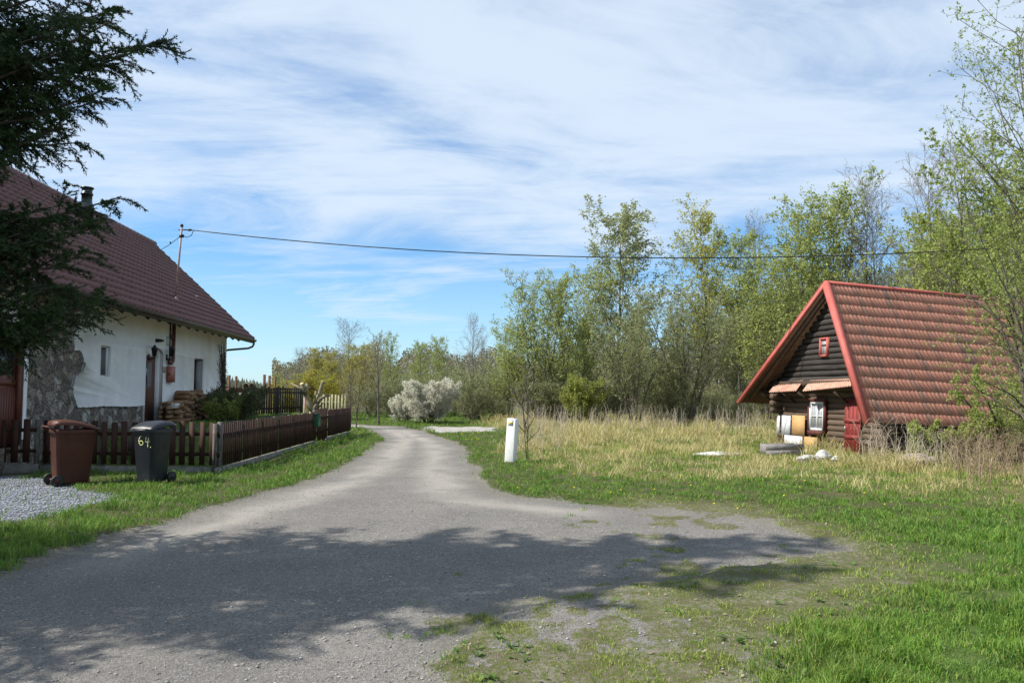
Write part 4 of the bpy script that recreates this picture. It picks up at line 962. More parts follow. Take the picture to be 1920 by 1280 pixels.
def rock(name, label, loc, s, mat, seed, cat='stone', group=None):
    rg = np.random.default_rng(seed); import bmesh
    bm = bmesh.new(); bmesh.ops.create_icosphere(bm, subdivisions=3, radius=1)
    ph = rg.uniform(0, 9, 3)
    for v in bm.verts:
        c = v.co; f = 1 + .18 * math.sin(c.x * 3 + ph[0]) + .15 * math.sin(c.y * 4 + ph[1]) + .1 * math.sin(c.z * 5 + ph[2]) + rg.uniform(-.04, .04); v.co = Vector((c.x * s[0], c.y * s[1], c.z * s[2])) * f
    me = bpy.data.meshes.new(name); bm.to_mesh(me); bm.free(); me.materials.append(mat); o = bpy.data.objects.new(name, me); COL.objects.link(o); o.location = tuple(loc); return tag(o, label, cat, group)
m_wst = M('white washed stone', (.42, .42, .41), (.62, .62, .61), 5, .9, .01, 20, dirt=(.16, .17, .13), dsc=5)
for i, (px, py, s, lb) in enumerate([(1512, 860, .16, 'small white lump of plaster left of the pale rubble at the cottage'), (1525, 856, .13, 'middle white lump in the pale rubble before the cottage wall'), (1550, 858, .24, 'largest white stone of the pale rubble before the cottage wall'), (1573, 860, .13, 'small white stone beside the dark red cottage door')]):
    g = gnd(px, py + 6); rock('white_stone', lb, (g[0], g[1] + .2, s * .3), (s * .8, s * .65, s * .6), m_wst, i)
g = gnd(1355, 858); rock('flat_stone', 'flat pale stone slab lying in the dry meadow left of the cottage', (g[0], g[1] + .4, .02), (.7, .3, .09), m_wst, 9)
g = gnd(1722, 872); rock('flat_stone', 'flat brown stone lying below the cottage side wall in dry grass', (g[0], g[1], .12), (.45, .25, .12), M('brown stone', (.27, .22, .18), (.36, .3, .26), 5, .9), 10)

# ---------------------------------------------------------------- garden timber frame, bird boxes etc
m_fw = M('brown frame timber', (.09, .04, .025), (.14, .07, .045), 5, .8)
FY = 33.5; pg = thing('garden_pergola', 'brown timber pergola with tall posts behind the farmhouse corner', 'pergola', (at(420, 733, FY)[0], FY, 0))
def pgp(px, py, Y=FY): q = at(px, py, Y); return (q[0] - pg.location[0], Y - FY, q[2])
b = B(); b.bar(pgp(415, 731), pgp(505, 731), .12, .2); b.build('beam', m_fw, pg)
b = B(); b.bar(pgp(505, 729, 34.5), pgp(590, 729, 36.5), .08, .08); b.build('beam', m_fw, pg)
for px, ty, by, Y in ((430, 703, 790, FY - .12), (443, 705, 790, FY + .12), (496, 702, 790, FY - .1), (505.5, 704, 790, 34.8), (516, 706, 790, 36)):
    b = B(); a = pgp(px, ty, Y); b.bar((a[0], a[1], 0), a, .09, .09, (0, 1, 0)); b.build('post', m_fw, pg)
b = B(); b.bar(pgp(440, 757), pgp(458, 735), .08, .1); b.build('brace', m_fw, pg)
for i, px in enumerate((461, 472)):
    q = at(px, 727, FY - .0); bh = thing('nesting_box', ('left' if i == 0 else 'right') + ' one of two small peaked nesting boxes on the timber frame beam', 'nesting box', (q[0], FY, at(px, 726.5, FY)[2] - .0), (0, 0, .3), 'nesting boxes on the timber frame')
    b = B(); b.box(-.1, .1, -.08, .08, .0, .12); b.add([(-.1, -.08, .12), (.1, -.08, .12), (0, -.08, .2), (-.1, .08, .12), (.1, .08, .12), (0, .08, .2)], [(0, 1, 2), (5, 4, 3)]); b.build('box', m_fw, bh)
    b = B(); b.bar((-.14, 0, .09), (0.0, 0, .22), .26, .02, (0, 0, 1)); b.bar((.14, 0, .09), (.002, 0, .222), .26, .02, (0, 0, 1)); b.build('roof', M('pale board', (.5, .42, .3), (.6, .52, .4), 5), bh)
pp = at(571, 745, 27.5); pk = at(571, 738, 27.5); po = B(); po.tube([(pp[0], 27.5, 0), (pp[0], 27.5, pk[2])], .028, 8)
tag(po.build('garden_pole', M('pale pink painted pole', (.5, .33, .3), (.58, .42, .38), 3, .6), loc=(pp[0], 27.5, 0)), 'thin pale pink pole standing beside the pollarded tree', 'pole')
ch = at(410, 750, 31.5)
sw = at(449, 760, 34); tw = thing('washing_line_stand', 'thin pale wooden frame with crossbar behind the leafy shrub in the garden', 'stand', (sw[0], 34.5, 0))
b = B(); 
for dx_ in (-.15, .25): b.bar((dx_, 0, 0), (dx_, 0, at(450, 735, 34.5)[2]), .05, .05, (0, 1, 0))
b.build('post', m_gw, tw); b = B(); b.bar((-.15, 0, at(450, 746, 34.5)[2]), (.25, 0, at(450, 746, 34.5)[2]), .04, .05); b.build('crossbar', m_gw, tw)
lb = FM + np.array([.12, -.3]); lbx = thing('letter_box', 'dark green letter box fixed on the fence by the garden gate', 'letter box', (lb[0], lb[1], .55), (0, 0, 0))
m_grn = M('dark green enamel', (.02, .09, .05), (.03, .12, .065), 4, .4); b = B(); b.box(-.06, .09, -.14, .14, 0, .36); b.build('box', m_grn, lbx, bevel=.01)
b = B(); b.box(-.07, .11, -.16, .16, .362, .385); b.box(.0905, .095, -.1, .1, .27, .30); b.build('flap', m_black, lbx)
# ---------------------------------------------------------------- trees
def norm(v): return v / (np.linalg.norm(v, axis=-1, keepdims=True) + 1e-9)
def grow(Ps, Rs, n, t0, t1, ang, lr, K, rg, up=0., jit=.12, rr=.5, tap=.25, shape=.55, angv=.25, rmin=.003, flat=0):
    N, K0, _ = Ps.shape
    t = (np.arange(n)[None] + rg.random((N, n))) / n * (t1 - t0) + t0
    f = t * (K0 - 1); i = np.minimum(f.astype(int), K0 - 2); w = (f - i)[..., None]; r_ = np.arange(N)[:, None]
    st = Ps[r_, i] * (1 - w) + Ps[r_, i + 1] * w; T = norm(Ps[r_, i + 1] - Ps[r_, i]); rad = Rs[r_, i] * (1 - w[..., 0]) + Rs[r_, i + 1] * w[..., 0]
    L = np.linalg.norm(np.diff(Ps, axis=1), axis=2).sum(1)[:, None] * lr * (1 - shape * t) * rg.uniform(.65, 1.3, (N, n))
    ref = np.where(np.abs(T[..., 2:3]) > .9, np.array([1., 0, 0]), np.array([0, 0, 1.])); a = norm(np.cross(T, ref)); b_ = np.cross(T, a)
    if flat: ph = np.where(rg.random((N, n)) < .5, 0, PI) + rg.normal(0, flat, (N, n))
    else: ph = np.arange(n)[None] * 2.4 + rg.uniform(0, 6.28, (N, 1)) + rg.normal(0, .4, (N, n))
    side = np.cos(ph)[..., None] * a + np.sin(ph)[..., None] * b_
    an = (ang * (1 + rg.normal(0, angv, (N, n))))[..., None]; d = norm(np.cos(an) * T + np.sin(an) * side)
    pts = [st]; seg = (L / (K - 1))[..., None]
    for k in range(K - 1):
        pts.append(pts[-1] + d * seg); d = norm(d + np.array([0, 0, up / (K - 1)]) + rg.normal(0, jit, d.shape))
    Pn = np.stack(pts, 2).reshape(N * n, K, 3); r0 = np.maximum(rad * rr, rmin); R = r0[..., None] * np.linspace(1, tap, K); R = np.maximum(R, rmin * .6).reshape(N * n, K)
    return Pn, R
def tubes(Ps, Rs, S):
    N, K, _ = Ps.shape; T = norm(np.gradient(Ps, axis=1)); ref = np.where(np.abs(T[:, :1, 2:3]) > .9, np.array([1., 0, 0]), np.array([0, 0, 1.])); a = norm(np.cross(T, ref)); b_ = np.cross(T, a)
    an = np.arange(S) * 2 * PI / S; V = Ps[:, :, None] + Rs[:, :, None, None] * (np.cos(an)[:, None] * a[:, :, None] + np.sin(an)[:, None] * b_[:, :, None])
    n_ = np.arange(N)[:, None, None] * K * S; k = np.arange(K - 1)[None, :, None] * S; i = np.arange(S)[None, None]; j = (i + 1) % S
    F = np.stack([n_ + k + i, n_ + k + j, n_ + k + S + j, n_ + k + S + i], -1).reshape(-1, 4); return V.reshape(-1, 3), F
def leaves(Ps, n, size, rg, spread=.04, aspect=.6, t0=.15, hang=0.):
    N, K, _ = Ps.shape; m = rg.uniform(t0, 1, (N, n)) * (K - 1); i = np.minimum(m.astype(int), K - 2); w = (m - i)[..., None]; r_ = np.arange(N)[:, None]
    c = (Ps[r_, i] * (1 - w) + Ps[r_, i + 1] * w).reshape(-1, 3) + rg.normal(0, spread, (N * n, 3)); c[:, 2] -= hang * rg.random(N * n)
    u = norm(rg.normal(0, 1, c.shape)); v = norm(np.cross(u, rg.normal(0, 1, c.shape))); s = (size * rg.uniform(.6, 1.35, len(c)))[:, None]
    V = np.stack([c - u * s, c - v * s * aspect, c + u * s, c + v * s * aspect], 1).reshape(-1, 3)
    F = np.arange(len(c))[:, None] * 4 + np.array([[0, 1, 2, 3]]); return V, F, np.repeat(rg.random(len(c)), 4)
def assemble(name, label, cat, L0, woods, lf, m_trunk, m_tw, m_leaf, group=None, extra=None):
    root = thing(name, label, cat, (0, 0, 0), group=group)
    V, F = [], []; k = 0
    for (Pp, Rp, S) in L0:
        v, f = tubes(Pp, Rp, S); V.append(v); F.append(f + k); k += len(v)
    mesh('trunk', np.concatenate(V), np.concatenate(F), m_trunk, root, smooth=True)
    V, F, A, MI = [], [], [], []; k = 0
    for (Pp, Rp, S) in woods:
        v, f = tubes(Pp, Rp, S); V.append(v); F.append(f + k); A.append(np.zeros(len(v))); MI.append(np.zeros(len(f))); k += len(v)
    for v, f, a in lf:
        V.append(v); F.append(f + k); A.append(a); MI.append(np.ones(len(f))); k += len(v)
    mesh('crown', np.concatenate(V), np.concatenate(F), [m_tw, m_leaf], root, mi=np.concatenate(MI), attrs={'rnd': np.concatenate(A)})
    return root
def leafm(name, a, b, c, tr=.45): return M(name, a, b, 1.1, .6, spec=.2, transl=tr, attr='rnd', c3=c)
l_green = leafm('spring green leaves', (.22, .29, .06), (.31, .38, .08), (.42, .45, .15))
l_sage = leafm('sage green leaves', (.21, .25, .09), (.29, .33, .13), (.4, .42, .22))
l_yell = leafm('yellow green leaves', (.33, .36, .045), (.42, .42, .06), (.5, .48, .13))
l_ochre = leafm('ochre catkins and buds', (.38, .32, .07), (.46, .40, .10), (.33, .34, .09))
l_bud = leafm('grey brown buds', (.26, .22, .18), (.3, .27, .2), (.34, .32, .2), .2)
l_white = leafm('white blossom', (.72, .69, .60), (.82, .79, .7), (.58, .58, .44), .35)
l_forsy = leafm('yellow forsythia flowers', (.5, .38, .03), (.55, .44, .05), (.26, .3, .06), .3)
def stems(rg, n, H, spread, K=9, r=.1, base=.2, wob=.03, top=.22):
    a = rg.uniform(0, 6.28, n); h = H * rg.uniform(.7, 1, n); h[0] = H; sp = spread * rg.uniform(.3, 1, n)
    if n == 1: sp = sp * 0 + spread
    t = np.linspace(0, 1, K)[None]; bx = base * np.cos(a) * (n > 1); by = base * np.sin(a) * (n > 1)
    x = bx[:, None] + np.cos(a)[:, None] * sp[:, None] * t ** 1.3; y = by[:, None] + np.sin(a)[:, None] * sp[:, None] * t ** 1.3; z = t * h[:, None] - .05 * (1 - t)
    Pp = np.stack([x, y, z], 2); Pp[:, 1:-1, :2] += rg.normal(0, wob * H * .4, (n, K - 2, 2)) * .3
    R = (r * (1 - (1 - top * .4) * t)) * rg.uniform(.75, 1, n)[:, None]; return Pp, R
def tree(seed, name, label, H, kind):
    rg = np.random.default_rng(seed); k = kind
    g = dict(n=1, spread=.3, r=.11, c0=.25, n1=30, a1=.75, l1=.42, n2=9, n3=6, up1=.35, leaf=l_green, nl=5, ls=.05, twig=m_twig, trunk=m_bark, sh=.6, sp=.05, l2=.42, l3=.42, hang=0., rm=.0045)
    g.update(k)
    P0, R0_ = stems(rg, g['n'], H, g['spread'], r=g['r'] * H / 10)
    P1, R1 = grow(P0, R0_, g['n1'], g['c0'], .99, g['a1'], g['l1'], 6, rg, g['up1'], .1, .5, shape=g['sh'], rmin=.012)
    P2, R2 = grow(P1, R1, g['n2'], .15, 1, .75, g['l2'], 4, rg, g.get('up2', .15), .14, .5, shape=.4, rmin=.007)
    P3, R3 = grow(P2, R2, g['n3'], .1, 1, .7, g['l3'], 3, rg, g.get('up3', .05), .15, .6, shape=.3, rmin=g['rm'])
    lf = []
    if g['nl']: lf = [leaves(P3, g['nl'], g['ls'], rg, g['sp'], hang=g['hang']), leaves(P2, 3, g['ls'], rg, g['sp'])]
    return assemble(name, label, 'tree' if H > 3 else 'shrub', [(P0, R0_, 8), (P1[:], R1, 5)], [(P2, R2, 3), (P3, R3, 3)], lf, g['trunk'], g['twig'], g['leaf'])
TREES = {}
def proto(key, H, kind, nvar=1, name='tree'):
    TREES[key] = [(tree(hash_(key) + v, name, key, H, kind), H) for v in range(nvar)]
def hash_(s): return sum(ord(c) * (i + 3) for i, c in enumerate(s)) % 9973
proto('poplar', 11, dict(n=1, r=.11, c0=.18, n1=40, a1=.6, l1=.42, n2=8, n3=6, leaf=l_sage, nl=7, ls=.06, sp=.07), 1)
proto('birch', 10, dict(n=1, r=.09, c0=.2, n1=40, a1=.7, l1=.36, n2=9, n3=5, leaf=l_green, nl=4, ls=.055, sp=.07, up2=-.2, up3=-.4), 2)
proto('yellow', 10, dict(n=1, r=.09, c0=.2, n1=42, a1=.6, l1=.36, n2=9, n3=5, leaf=l_yell, nl=5, ls=.05, sp=.08), 1)
proto('ochre', 9, dict(n=2, spread=.9, r=.08, c0=.1, n1=32, a1=.7, l1=.36, n2=10, n3=6, leaf=l_ochre, nl=5, ls=.05, sp=.08), 1)
proto('bare', 11, dict(n=1, r=.09, c0=.2, n1=40, a1=.65, l1=.36, n2=10, n3=7, leaf=l_bud, nl=1, ls=.022, twig=m_twigg, sp=.02, rm=.006), 2)
proto('willow', 7, dict(n=9, spread=2.6, r=.09, c0=.2, n1=13, a1=.42, l1=.36, n2=7, n3=4, leaf=l_sage, nl=3, ls=.045, sp=.06, up1=.5, rm=.006, twig=m_twig), 2)
proto('alder', 8, dict(n=4, spread=1.5, r=.09, c0=.15, n1=18, a1=.55, l1=.42, n2=8, n3=4, leaf=l_green, nl=4, ls=.052, sp=.08), 2)
proto('shrub', 3, dict(n=14, spread=1.3, r=.05, c0=.05, n1=7, a1=.6, l1=.5, n2=6, n3=5, leaf=l_sage, nl=2, ls=.03, sp=.05, rm=.004), 2, 'shrub')
used = set()
SHARE = {'birch': 'slender light green birch standing deep in the wood behind the meadow', 'bare': 'bare grey leafless tree standing deep in the wood behind the meadow', 'willow': 'many stemmed olive willow thicket deep in the wood behind the meadow',
         'alder': 'loose green tree with several stems deep in the wood behind the meadow', 'yellow': 'yellow green tree standing deep in the wood behind the meadow', 'ochre': 'ochre brown budding tree in the far row behind the lane bend', 'poplar': 'sage green poplar standing deep in the wood behind the meadow', 'shrub': 'low twiggy grey green shrub at the foot of the wood'}
LANDM = [(640, 'in the far row left of the fence end'), (700, 'in the far row behind the fence end'), (760, 'in the far row behind the young tree'), (800, 'behind the left half of the blossoming bush'), (870, 'behind the right half of the blossoming bush'), (935, 'just right of the blossoming bush'), (985, 'behind the white waymark post'), (1050, 'between waymark post and yellow green bush'),
 (1130, 'behind the yellow green bush'), (1190, 'below the tallest poplar'), (1250, 'just right of the tallest poplar'), (1310, 'behind the wide dark willow'), (1380, 'below the tall yellow green tree'), (1450, 'behind the left eave of the cottage'), (1520, 'behind the left roof slope of the cottage'), (1600, 'behind the cottage apex'), (1700, 'behind the cottage ridge'), (1800, 'behind the left edge of the foreground willow'), (1900, 'behind the middle of the foreground willow'), (9999, 'behind the highest tree at the right edge')]
NAMES = {'birch': 'birch_tree', 'bare': 'bare_tree', 'willow': 'willow_tree', 'alder': 'alder_tree', 'yellow': 'budding_tree', 'ochre': 'budding_tree', 'poplar': 'poplar_tree', 'shrub': 'shrub'}
rt_ = random.Random(77)
def put(key, px, Y, top, label=None, wscale=1., var=None, group=None):
    v = TREES[key]; i = rt_.randrange(len(v)) if var is None else var; root, H = v[i]
    X = at(px, 733, Y)[0]; h = (733 - top) / F_PX * Y + CAMZ; s = h / H; rz = rt_.uniform(0, 6.28); z = gz_at(X, Y) - .03
    if (key, i) not in used: used.add((key, i)); o = root; o.location = (X, Y, z); o.rotation_euler = (0, 0, rz)
    else: o = dup(root, (X, Y, z), rz)
    o.scale = (s * wscale, s * wscale, s); o.name = NAMES[key]
    for c in o.children: c.name = c.name.split('.')[0]
    if label: o['label'] = label; o['category'] = 'tree' if h > 3 else 'shrub'; o.pop('group', None)
    else:
        w = [p for x_, p in LANDM if px < x_][0]; o['label'] = SHARE[key].split(' standing')[0].split(' deep')[0].split(' in the far')[0].split(' at the foot')[0] + ' ' + w; o['group'] = key + ' growth ' + w
    if not label: o['category'] = 'shrub' if key == 'shrub' else 'tree'
    return o
put('poplar', 1160, 47, 422, 'tallest sage green poplar above the cable, left of the yellow green tree', 1.3)
put('yellow', 1330, 45, 425, 'tall yellow green tree rising right of the tallest poplar', 1.2)
put('willow', 1285, 37, 560, 'wide dark many stemmed willow standing in front of the yellow green tree', 1.25, 0)
put('willow', 1190, 36, 590, 'olive willow thicket right of the yellow green bush', 1.1, 1)
put('alder', 1010, 42, 535, 'round green tree left of the tallest poplar, at the left shoulder of the wood', 1.1, 0)
put('alder', 1075, 44, 520, 'dense green tree just left of the tallest poplar', 1.1, 1)
put('alder', 955, 43, 610, 'low green spreading tree at the left end of the wood', 1.2, 1)
put('bare', 885, 50, 602, 'thin bare grey tree right of the white blossoming bush', .9, 0)
put('bare', 905, 47, 640, 'bare forked tree between blossoming bush and the green wood', .9, 1)
put('bare', 1425, 46, 425, 'bare grey tree between yellow green tree and the cottage roof', .8, 0)
put('birch', 1385, 44, 455, 'light green birch right beside the tall yellow green tree', 1.2, 0)
put('alder', 1445, 41, 500, 'green tree behind the left roof slope of the cottage', 1.1, 0)
put('birch', 1500, 46, 410, 'left one of two rounded green trees above the cottage apex', 1.2, 1)
put('alder', 1560, 47, 393, 'right one of two rounded green trees above the cottage apex', 1.1, 0)
put('bare', 1625, 45, 352, 'tall bare grey tree above the cottage ridge', .9, 1)
put('bare', 1650, 44, 395, 'shorter bare grey tree beside the tall one above the cottage ridge', .9, 0)
put('bare', 1752, 42, 315, 'bare twiggy tree rising left of the leafy foreground tree', 1.0, 1)
put('bare', 1830, 40, 285, 'bare tree partly hidden behind the leafy foreground tree', 1.0, 0)
put('bare', 650, 62, 612, 'wide bare grey tree above the ochre trees by the lane bend', 1.5, 1)
put('bare', 560, 66, 660, 'leftmost bare grey tree near the forested hill', 1.3, 0)
put('birch', 733, 56, 636, 'pointed light green birch left of the blossoming bush', .9, 1)
put('birch', 785, 54, 650, 'round green birch behind the blossoming bush', 1.2, 0)
put('birch', 823, 58, 640, 'pale airy birch behind the right side of the blossoming bush', .9, 0)
put('ochre', 585, 58, 662, 'orange brown tree behind the pollarded stump', 1.0)
put('ochre', 625, 56, 668, 'ochre tree below the wide bare grey tree', 1.1)
put('ochre', 690, 54, 655, 'ochre yellow tree left of the pointed birch', 1.2)
put('ochre', 655, 60, 655, 'ochre tree right behind the far end of the picket fence', 1.1)
put('yellow', 600, 60, 690, 'low yellow green tree behind the far fence end', 1.4)
sky_x = [520, 560, 650, 740, 830, 880, 930, 1000, 1060, 1160, 1240, 1330, 1420, 1540, 1640, 1750, 1900, 2100]
sky_y = [700, 680, 650, 665, 665, 660, 640, 580, 545, 520, 580, 480, 490, 440, 440, 400, 330, 330]
n_f = 0
for i in range(74):
    px = 520 + (2080 - 520) * ((i * .618) % 1); Y = rt_.uniform(46, 78) if px > 900 else rt_.uniform(60, 85)
    top = np.interp(px, sky_x, sky_y) + abs(rt_.gauss(0, 55)) + 52
    key = rt_.choices(['birch', 'bare', 'willow', 'alder', 'yellow', 'poplar'], [3, 3, 3, 4, 1.2, 1.5] if px > 920 else [3, 1.2, 0, 1.5, 1.5, .5])[0]
    if px < 760 and rt_.random() < .65: key = 'ochre'
    if key == 'willow': top = max(top, 560); Y = min(Y, 55)
    put(key, px, Y, min(top, 705), None, rt_.uniform(1, 1.35))
for i in range(30):
    px = rt_.uniform(870, 1480); put('shrub', px, rt_.uniform(41 if px < 1140 else 36, 47), rt_.uniform(690, 745), None, rt_.uniform(.9, 1.4))
for i in range(14):
    px = rt_.uniform(600, 880); put('shrub', px, rt_.uniform(48, 56), rt_.uniform(700, 735), None, rt_.uniform(.9, 1.4))
# special shrubs and small trees
def special(seed, name, label, cat, px, Y, H, kind, wscale=1.):
    o = tree(seed, name, label, H, kind); X = at(px, 733, Y)[0]; o.location = (X, Y, gz_at(X, Y) - .02); o['category'] = cat; o.scale = (wscale, wscale, 1); return o
special(5, 'blossoming_bush', 'round bush in white blossom beside the bend of the lane', 'shrub', 803, 39.5, 1.95, dict(n=26, spread=1.35, r=.1, c0=.1, n1=9, a1=.6, l1=.45, n2=7, n3=6, leaf=l_white, nl=9, ls=.026, sp=.05, twig=m_barkd, trunk=m_barkd, up1=.3))
special(15, 'blossoming_bush', 'low left outlier of white blossom beside the round blossoming bush', 'shrub', 758, 40.5, 1.2, dict(n=16, spread=.6, r=.1, c0=.15, n1=8, a1=.6, l1=.5, n2=6, n3=5, leaf=l_white, nl=8, ls=.024, sp=.05, twig=m_barkd, trunk=m_barkd))
special(6, 'leafy_bush', 'bright yellow green bush at the edge of the wood', 'shrub', 1092, 37, 1.95, dict(n=10, spread=.65, r=.1, c0=.1, n1=9, a1=.7, l1=.5, n2=7, n3=6, leaf=leafm('fresh yellow green leaves', (.2, .25, .04), (.28, .32, .06), (.34, .36, .1)), nl=5, ls=.035, sp=.06))
special(7, 'young_tree', 'young tree with pale trunk and upright branches before the lane bend', 'tree', 711, 37.5, 3.9, dict(n=1, spread=.15, r=.16, c0=.25, n1=18, a1=.45, l1=.5, n2=7, n3=5, leaf=l_ochre, nl=3, ls=.02, sp=.03, up1=.6, trunk=m_gal, twig=m_twigg, rm=.006))
special(8, 'young_tree', 'slim twiggy tree at the far end of the picket fence', 'tree', 660, 34, 3.0, dict(n=3, spread=.5, r=.14, c0=.12, n1=14, a1=.5, l1=.45, n2=7, n3=5, leaf=l_ochre, nl=2, ls=.018, sp=.03, up1=.6, twig=m_twigg, rm=.005))
for i, (px, Y, h, lb) in enumerate([(535, 43, 2.1, 'yellow forsythia left of the pollarded tree'), (595, 42, 2.5, 'largest yellow forsythia behind the pollarded tree'), (617, 44, 2.4, 'yellow forsythia right of the pollarded tree')]):
    special(20 + i, 'forsythia', lb, 'shrub', px, Y, h, dict(n=12, spread=.9, r=.05, c0=.2, n1=8, a1=.5, l1=.4, n2=5, n3=5, leaf=l_forsy, nl=5, ls=.028, sp=.04))
special(30, 'garden_shrub', 'loose green shrub between firewood pile and dark garden fence', 'shrub', 442, 26, .95, dict(n=26, spread=.85, r=.12, c0=.1, n1=8, a1=.6, l1=.5, n2=6, n3=5, leaf=leafm('needle green', (.05, .085, .025), (.09, .12, .045), (.14, .15, .07), .3), nl=5, ls=.022, sp=.04))
special(32, 'garden_shrub', 'low dark shrub directly before the firewood pile', 'shrub', 425, 25.5, .7, dict(n=16, spread=.4, r=.12, c0=.1, n1=8, a1=.6, l1=.5, n2=6, n3=5, leaf=l_green, nl=4, ls=.022, sp=.04))
# pollarded tree
pl_ = thing('pollarded_tree', 'pollarded tree with a few thick sawn off limbs behind the side fence', 'tree', (*at(597, 733, 27)[:2], 0))
def plp(px, py, dy=0): q = at(px, py, 27 + dy); return P([q[0] - pl_.location[0], dy, q[2]])
m_pb = M('mossy pale bark', (.16, .14, .08), (.28, .25, .16), 7, .9, .01, 30); b = B()
tb = plp(588, 771)
b.tube([P([plp(588, 771)[0], 0, 0]), plp(588, 790), tb], [.2, .17, .15], 10)
cuts = []
for path, r in (([(588, 772), (578, 755), (573, 738), (566, 719)], .1), ([(573, 738), (575, 728), (575, 721)], .07), ([(573, 738), (565, 730), (556, 724), (546, 719)], .05), ([(588, 772), (597, 752), (600, 735), (606, 715)], .085), ([(592, 762), (600, 748), (610, 742), (618, 741)], .06), ([(585, 765), (590, 750), (592, 733)], .045), ([(590, 770), (601, 760), (606, 755)], .03)):
    pp_ = [plp(x, y, .12 * math.sin(i * 2 + r * 50)) for i, (x, y) in enumerate(path)]; b.tube(pp_, np.linspace(r, r * .75, len(pp_)), 9); cuts.append((pp_[-1], pp_[-1] - pp_[-2], r * .76))
b.build('trunk', m_pb, pl_, smooth=True)
for c, d, r in cuts[:3]:
    d = d / np.linalg.norm(d); b = B(); b.tube([c + d * .001, c + d * .008], r, 9); b.build('sawn_face', M('fresh cut wood', (.6, .48, .28), rough=.8), pl_)
# sapling by the waymark post
sp_ = special(40, 'sapling', 'thin leafless sapling right beside the white waymark post', 'sapling', 992, 18.2, 2.3, dict(n=2, spread=.35, r=.055, c0=.15, n1=9, a1=.65, l1=.42, n2=3, n3=3, leaf=l_bud, nl=0, twig=m_twigg, trunk=m_barkd, up1=.35, rm=.003))
# big leafy tree on the right, nearer than the cottage
def near_tree(seed, px, Y, H, label, n, spread, nl, leaf, n1=20, twig=m_twig, ls=.022, name='willow_tree', c0=.12):
    rg = np.random.default_rng(seed); P0, R0_ = stems(rg, n, H, spread, 12, .07, .25)
    P1, R1 = grow(P0, R0_, n1, c0, .99, .65, .36, 7, rg, .35, .1, .5, shape=.55, rmin=.008)
    P2, R2 = grow(P1, R1, 8, .15, 1, .7, .42, 5, rg, .15, .14, .5, shape=.4, rmin=.004)
    P3, R3 = grow(P2, R2, 4, .1, 1, .7, .42, 4, rg, .05, .15, .6, shape=.3, rmin=.0022)
    lf = [leaves(P3, nl, ls * 1.25, rg, .022, .5), leaves(P2, 4, ls, rg, .03, .5)] if nl else []
    o = assemble(name, label, 'tree', [(P0, R0_, 9), (P1, R1, 6)], [(P2, R2, 4), (P3, R3, 3)], lf, m_bark, twig, leaf); X = at(px, 733, Y)[0]; o.location = (X, Y, gz_at(X, Y) - .03); return o
l_near = leafm('fresh willow leaves', (.20, .29, .045), (.27, .36, .07), (.36, .41, .13))
near_tree(3, 1945, 15.5, 6.2, 'leafy green willow in the right foreground reaching over the cottage roof', 4, 1.5, 6, l_near, 13)
near_tree(21, 1850, 27, 9.3, 'dense leafy green tree behind the right part of the cottage roof', 4, 2.2, 6, l_near, 20, ls=.045, c0=.35)
near_tree(22, 1770, 28, 7.6, 'smaller leafy green tree behind the cottage ridge, left of the dense one', 4, 1.6, 4, l_green, 18, ls=.045, c0=.35)
near_tree(9, 2010, 13.5, 8.6, 'tall sparsely leafed tree at the right edge, highest in the picture', 4, .9, 5, l_near, 26)
near_tree(11, 1900, 17.6, 2.2, 'low leafy bush against the cottage side wall', 9, 1.6, 5, l_near, 10, name='leafy_bush', c0=.05)['category'] = 'shrub'
near_tree(14, 1765, 18.0, .95, 'small green bush under the cottage eave', 9, .9, 6, l_green, 9, name='leafy_bush', c0=.05)['category'] = 'shrub'
# brambles and dead stalks
def stalks(seed, name, label, pxs, Ys, n, H, mat, arch=.5, r=.006, cat='bramble'):
    rg = np.random.default_rng(seed); px = rg.uniform(*pxs, n); Y = rg.uniform(*Ys, n); X = (px - 960) / F_PX * Y; K = 8; a = rg.uniform(0, 6.28, n); h = H * rg.uniform(.5, 1.1, n); sp = arch * h * rg.uniform(.2, 1.2, n)
    t = np.linspace(0, 1, K)[None]; x = X[:, None] + np.cos(a)[:, None] * sp[:, None] * t ** 1.6; y = Y[:, None] + np.sin(a)[:, None] * sp[:, None] * t ** 1.6; z = h[:, None] * (t * 1.6 - .75 * arch * 1.2 * t ** 3) / (1.6 - .9 * arch)
    Pp = np.stack([x, y, z], 2); Pp[:, 1:] += rg.normal(0, .015, (n, K - 1, 3)); R = r * (1 - .7 * t) * np.ones((n, 1)); P2, R2 = grow(Pp, R, 5, .2, 1, .7, .3, 4, rg, .1, .15, .7, rmin=.002)
    c = np.array([X.mean(), Y.mean(), 0]); V1, F1 = tubes(Pp, R, 4); V2, F2 = tubes(P2, R2, 3); return tag(mesh(name, np.concatenate([V1, V2]), np.concatenate([F1, F2 + len(V1)]), mat, loc=c), label, cat)
m_cane = M('reddish bramble canes', (.2, .13, .085), (.36, .28, .19), 3, .8); m_stalk = M('pale dead stalks', (.34, .29, .22), (.5, .44, .35), 3, .85)
stalks(1, 'dead_stalks', 'upright pale dead stalks before the red cottage door corner', (1600, 1700), (16.6, 18.2), 30, 1.1, m_stalk, .5, .007, 'dead stalks')
stalks(2, 'bramble_thicket', 'bramble thicket under the cottage eave, left part', (1680, 1800), (16, 18), 60, .8, m_stalk, .5, .006)
stalks(3, 'bramble_thicket', 'reddish bramble thicket at the right edge of the picture', (1790, 1990), (13, 16.5), 90, .95, m_cane, .6, .006)
stalks(4, 'bramble_thicket', 'leafless bramble below the leafy willow trunk', (1760, 1890), (14.5, 17), 80, .8, m_cane, .6, .006)
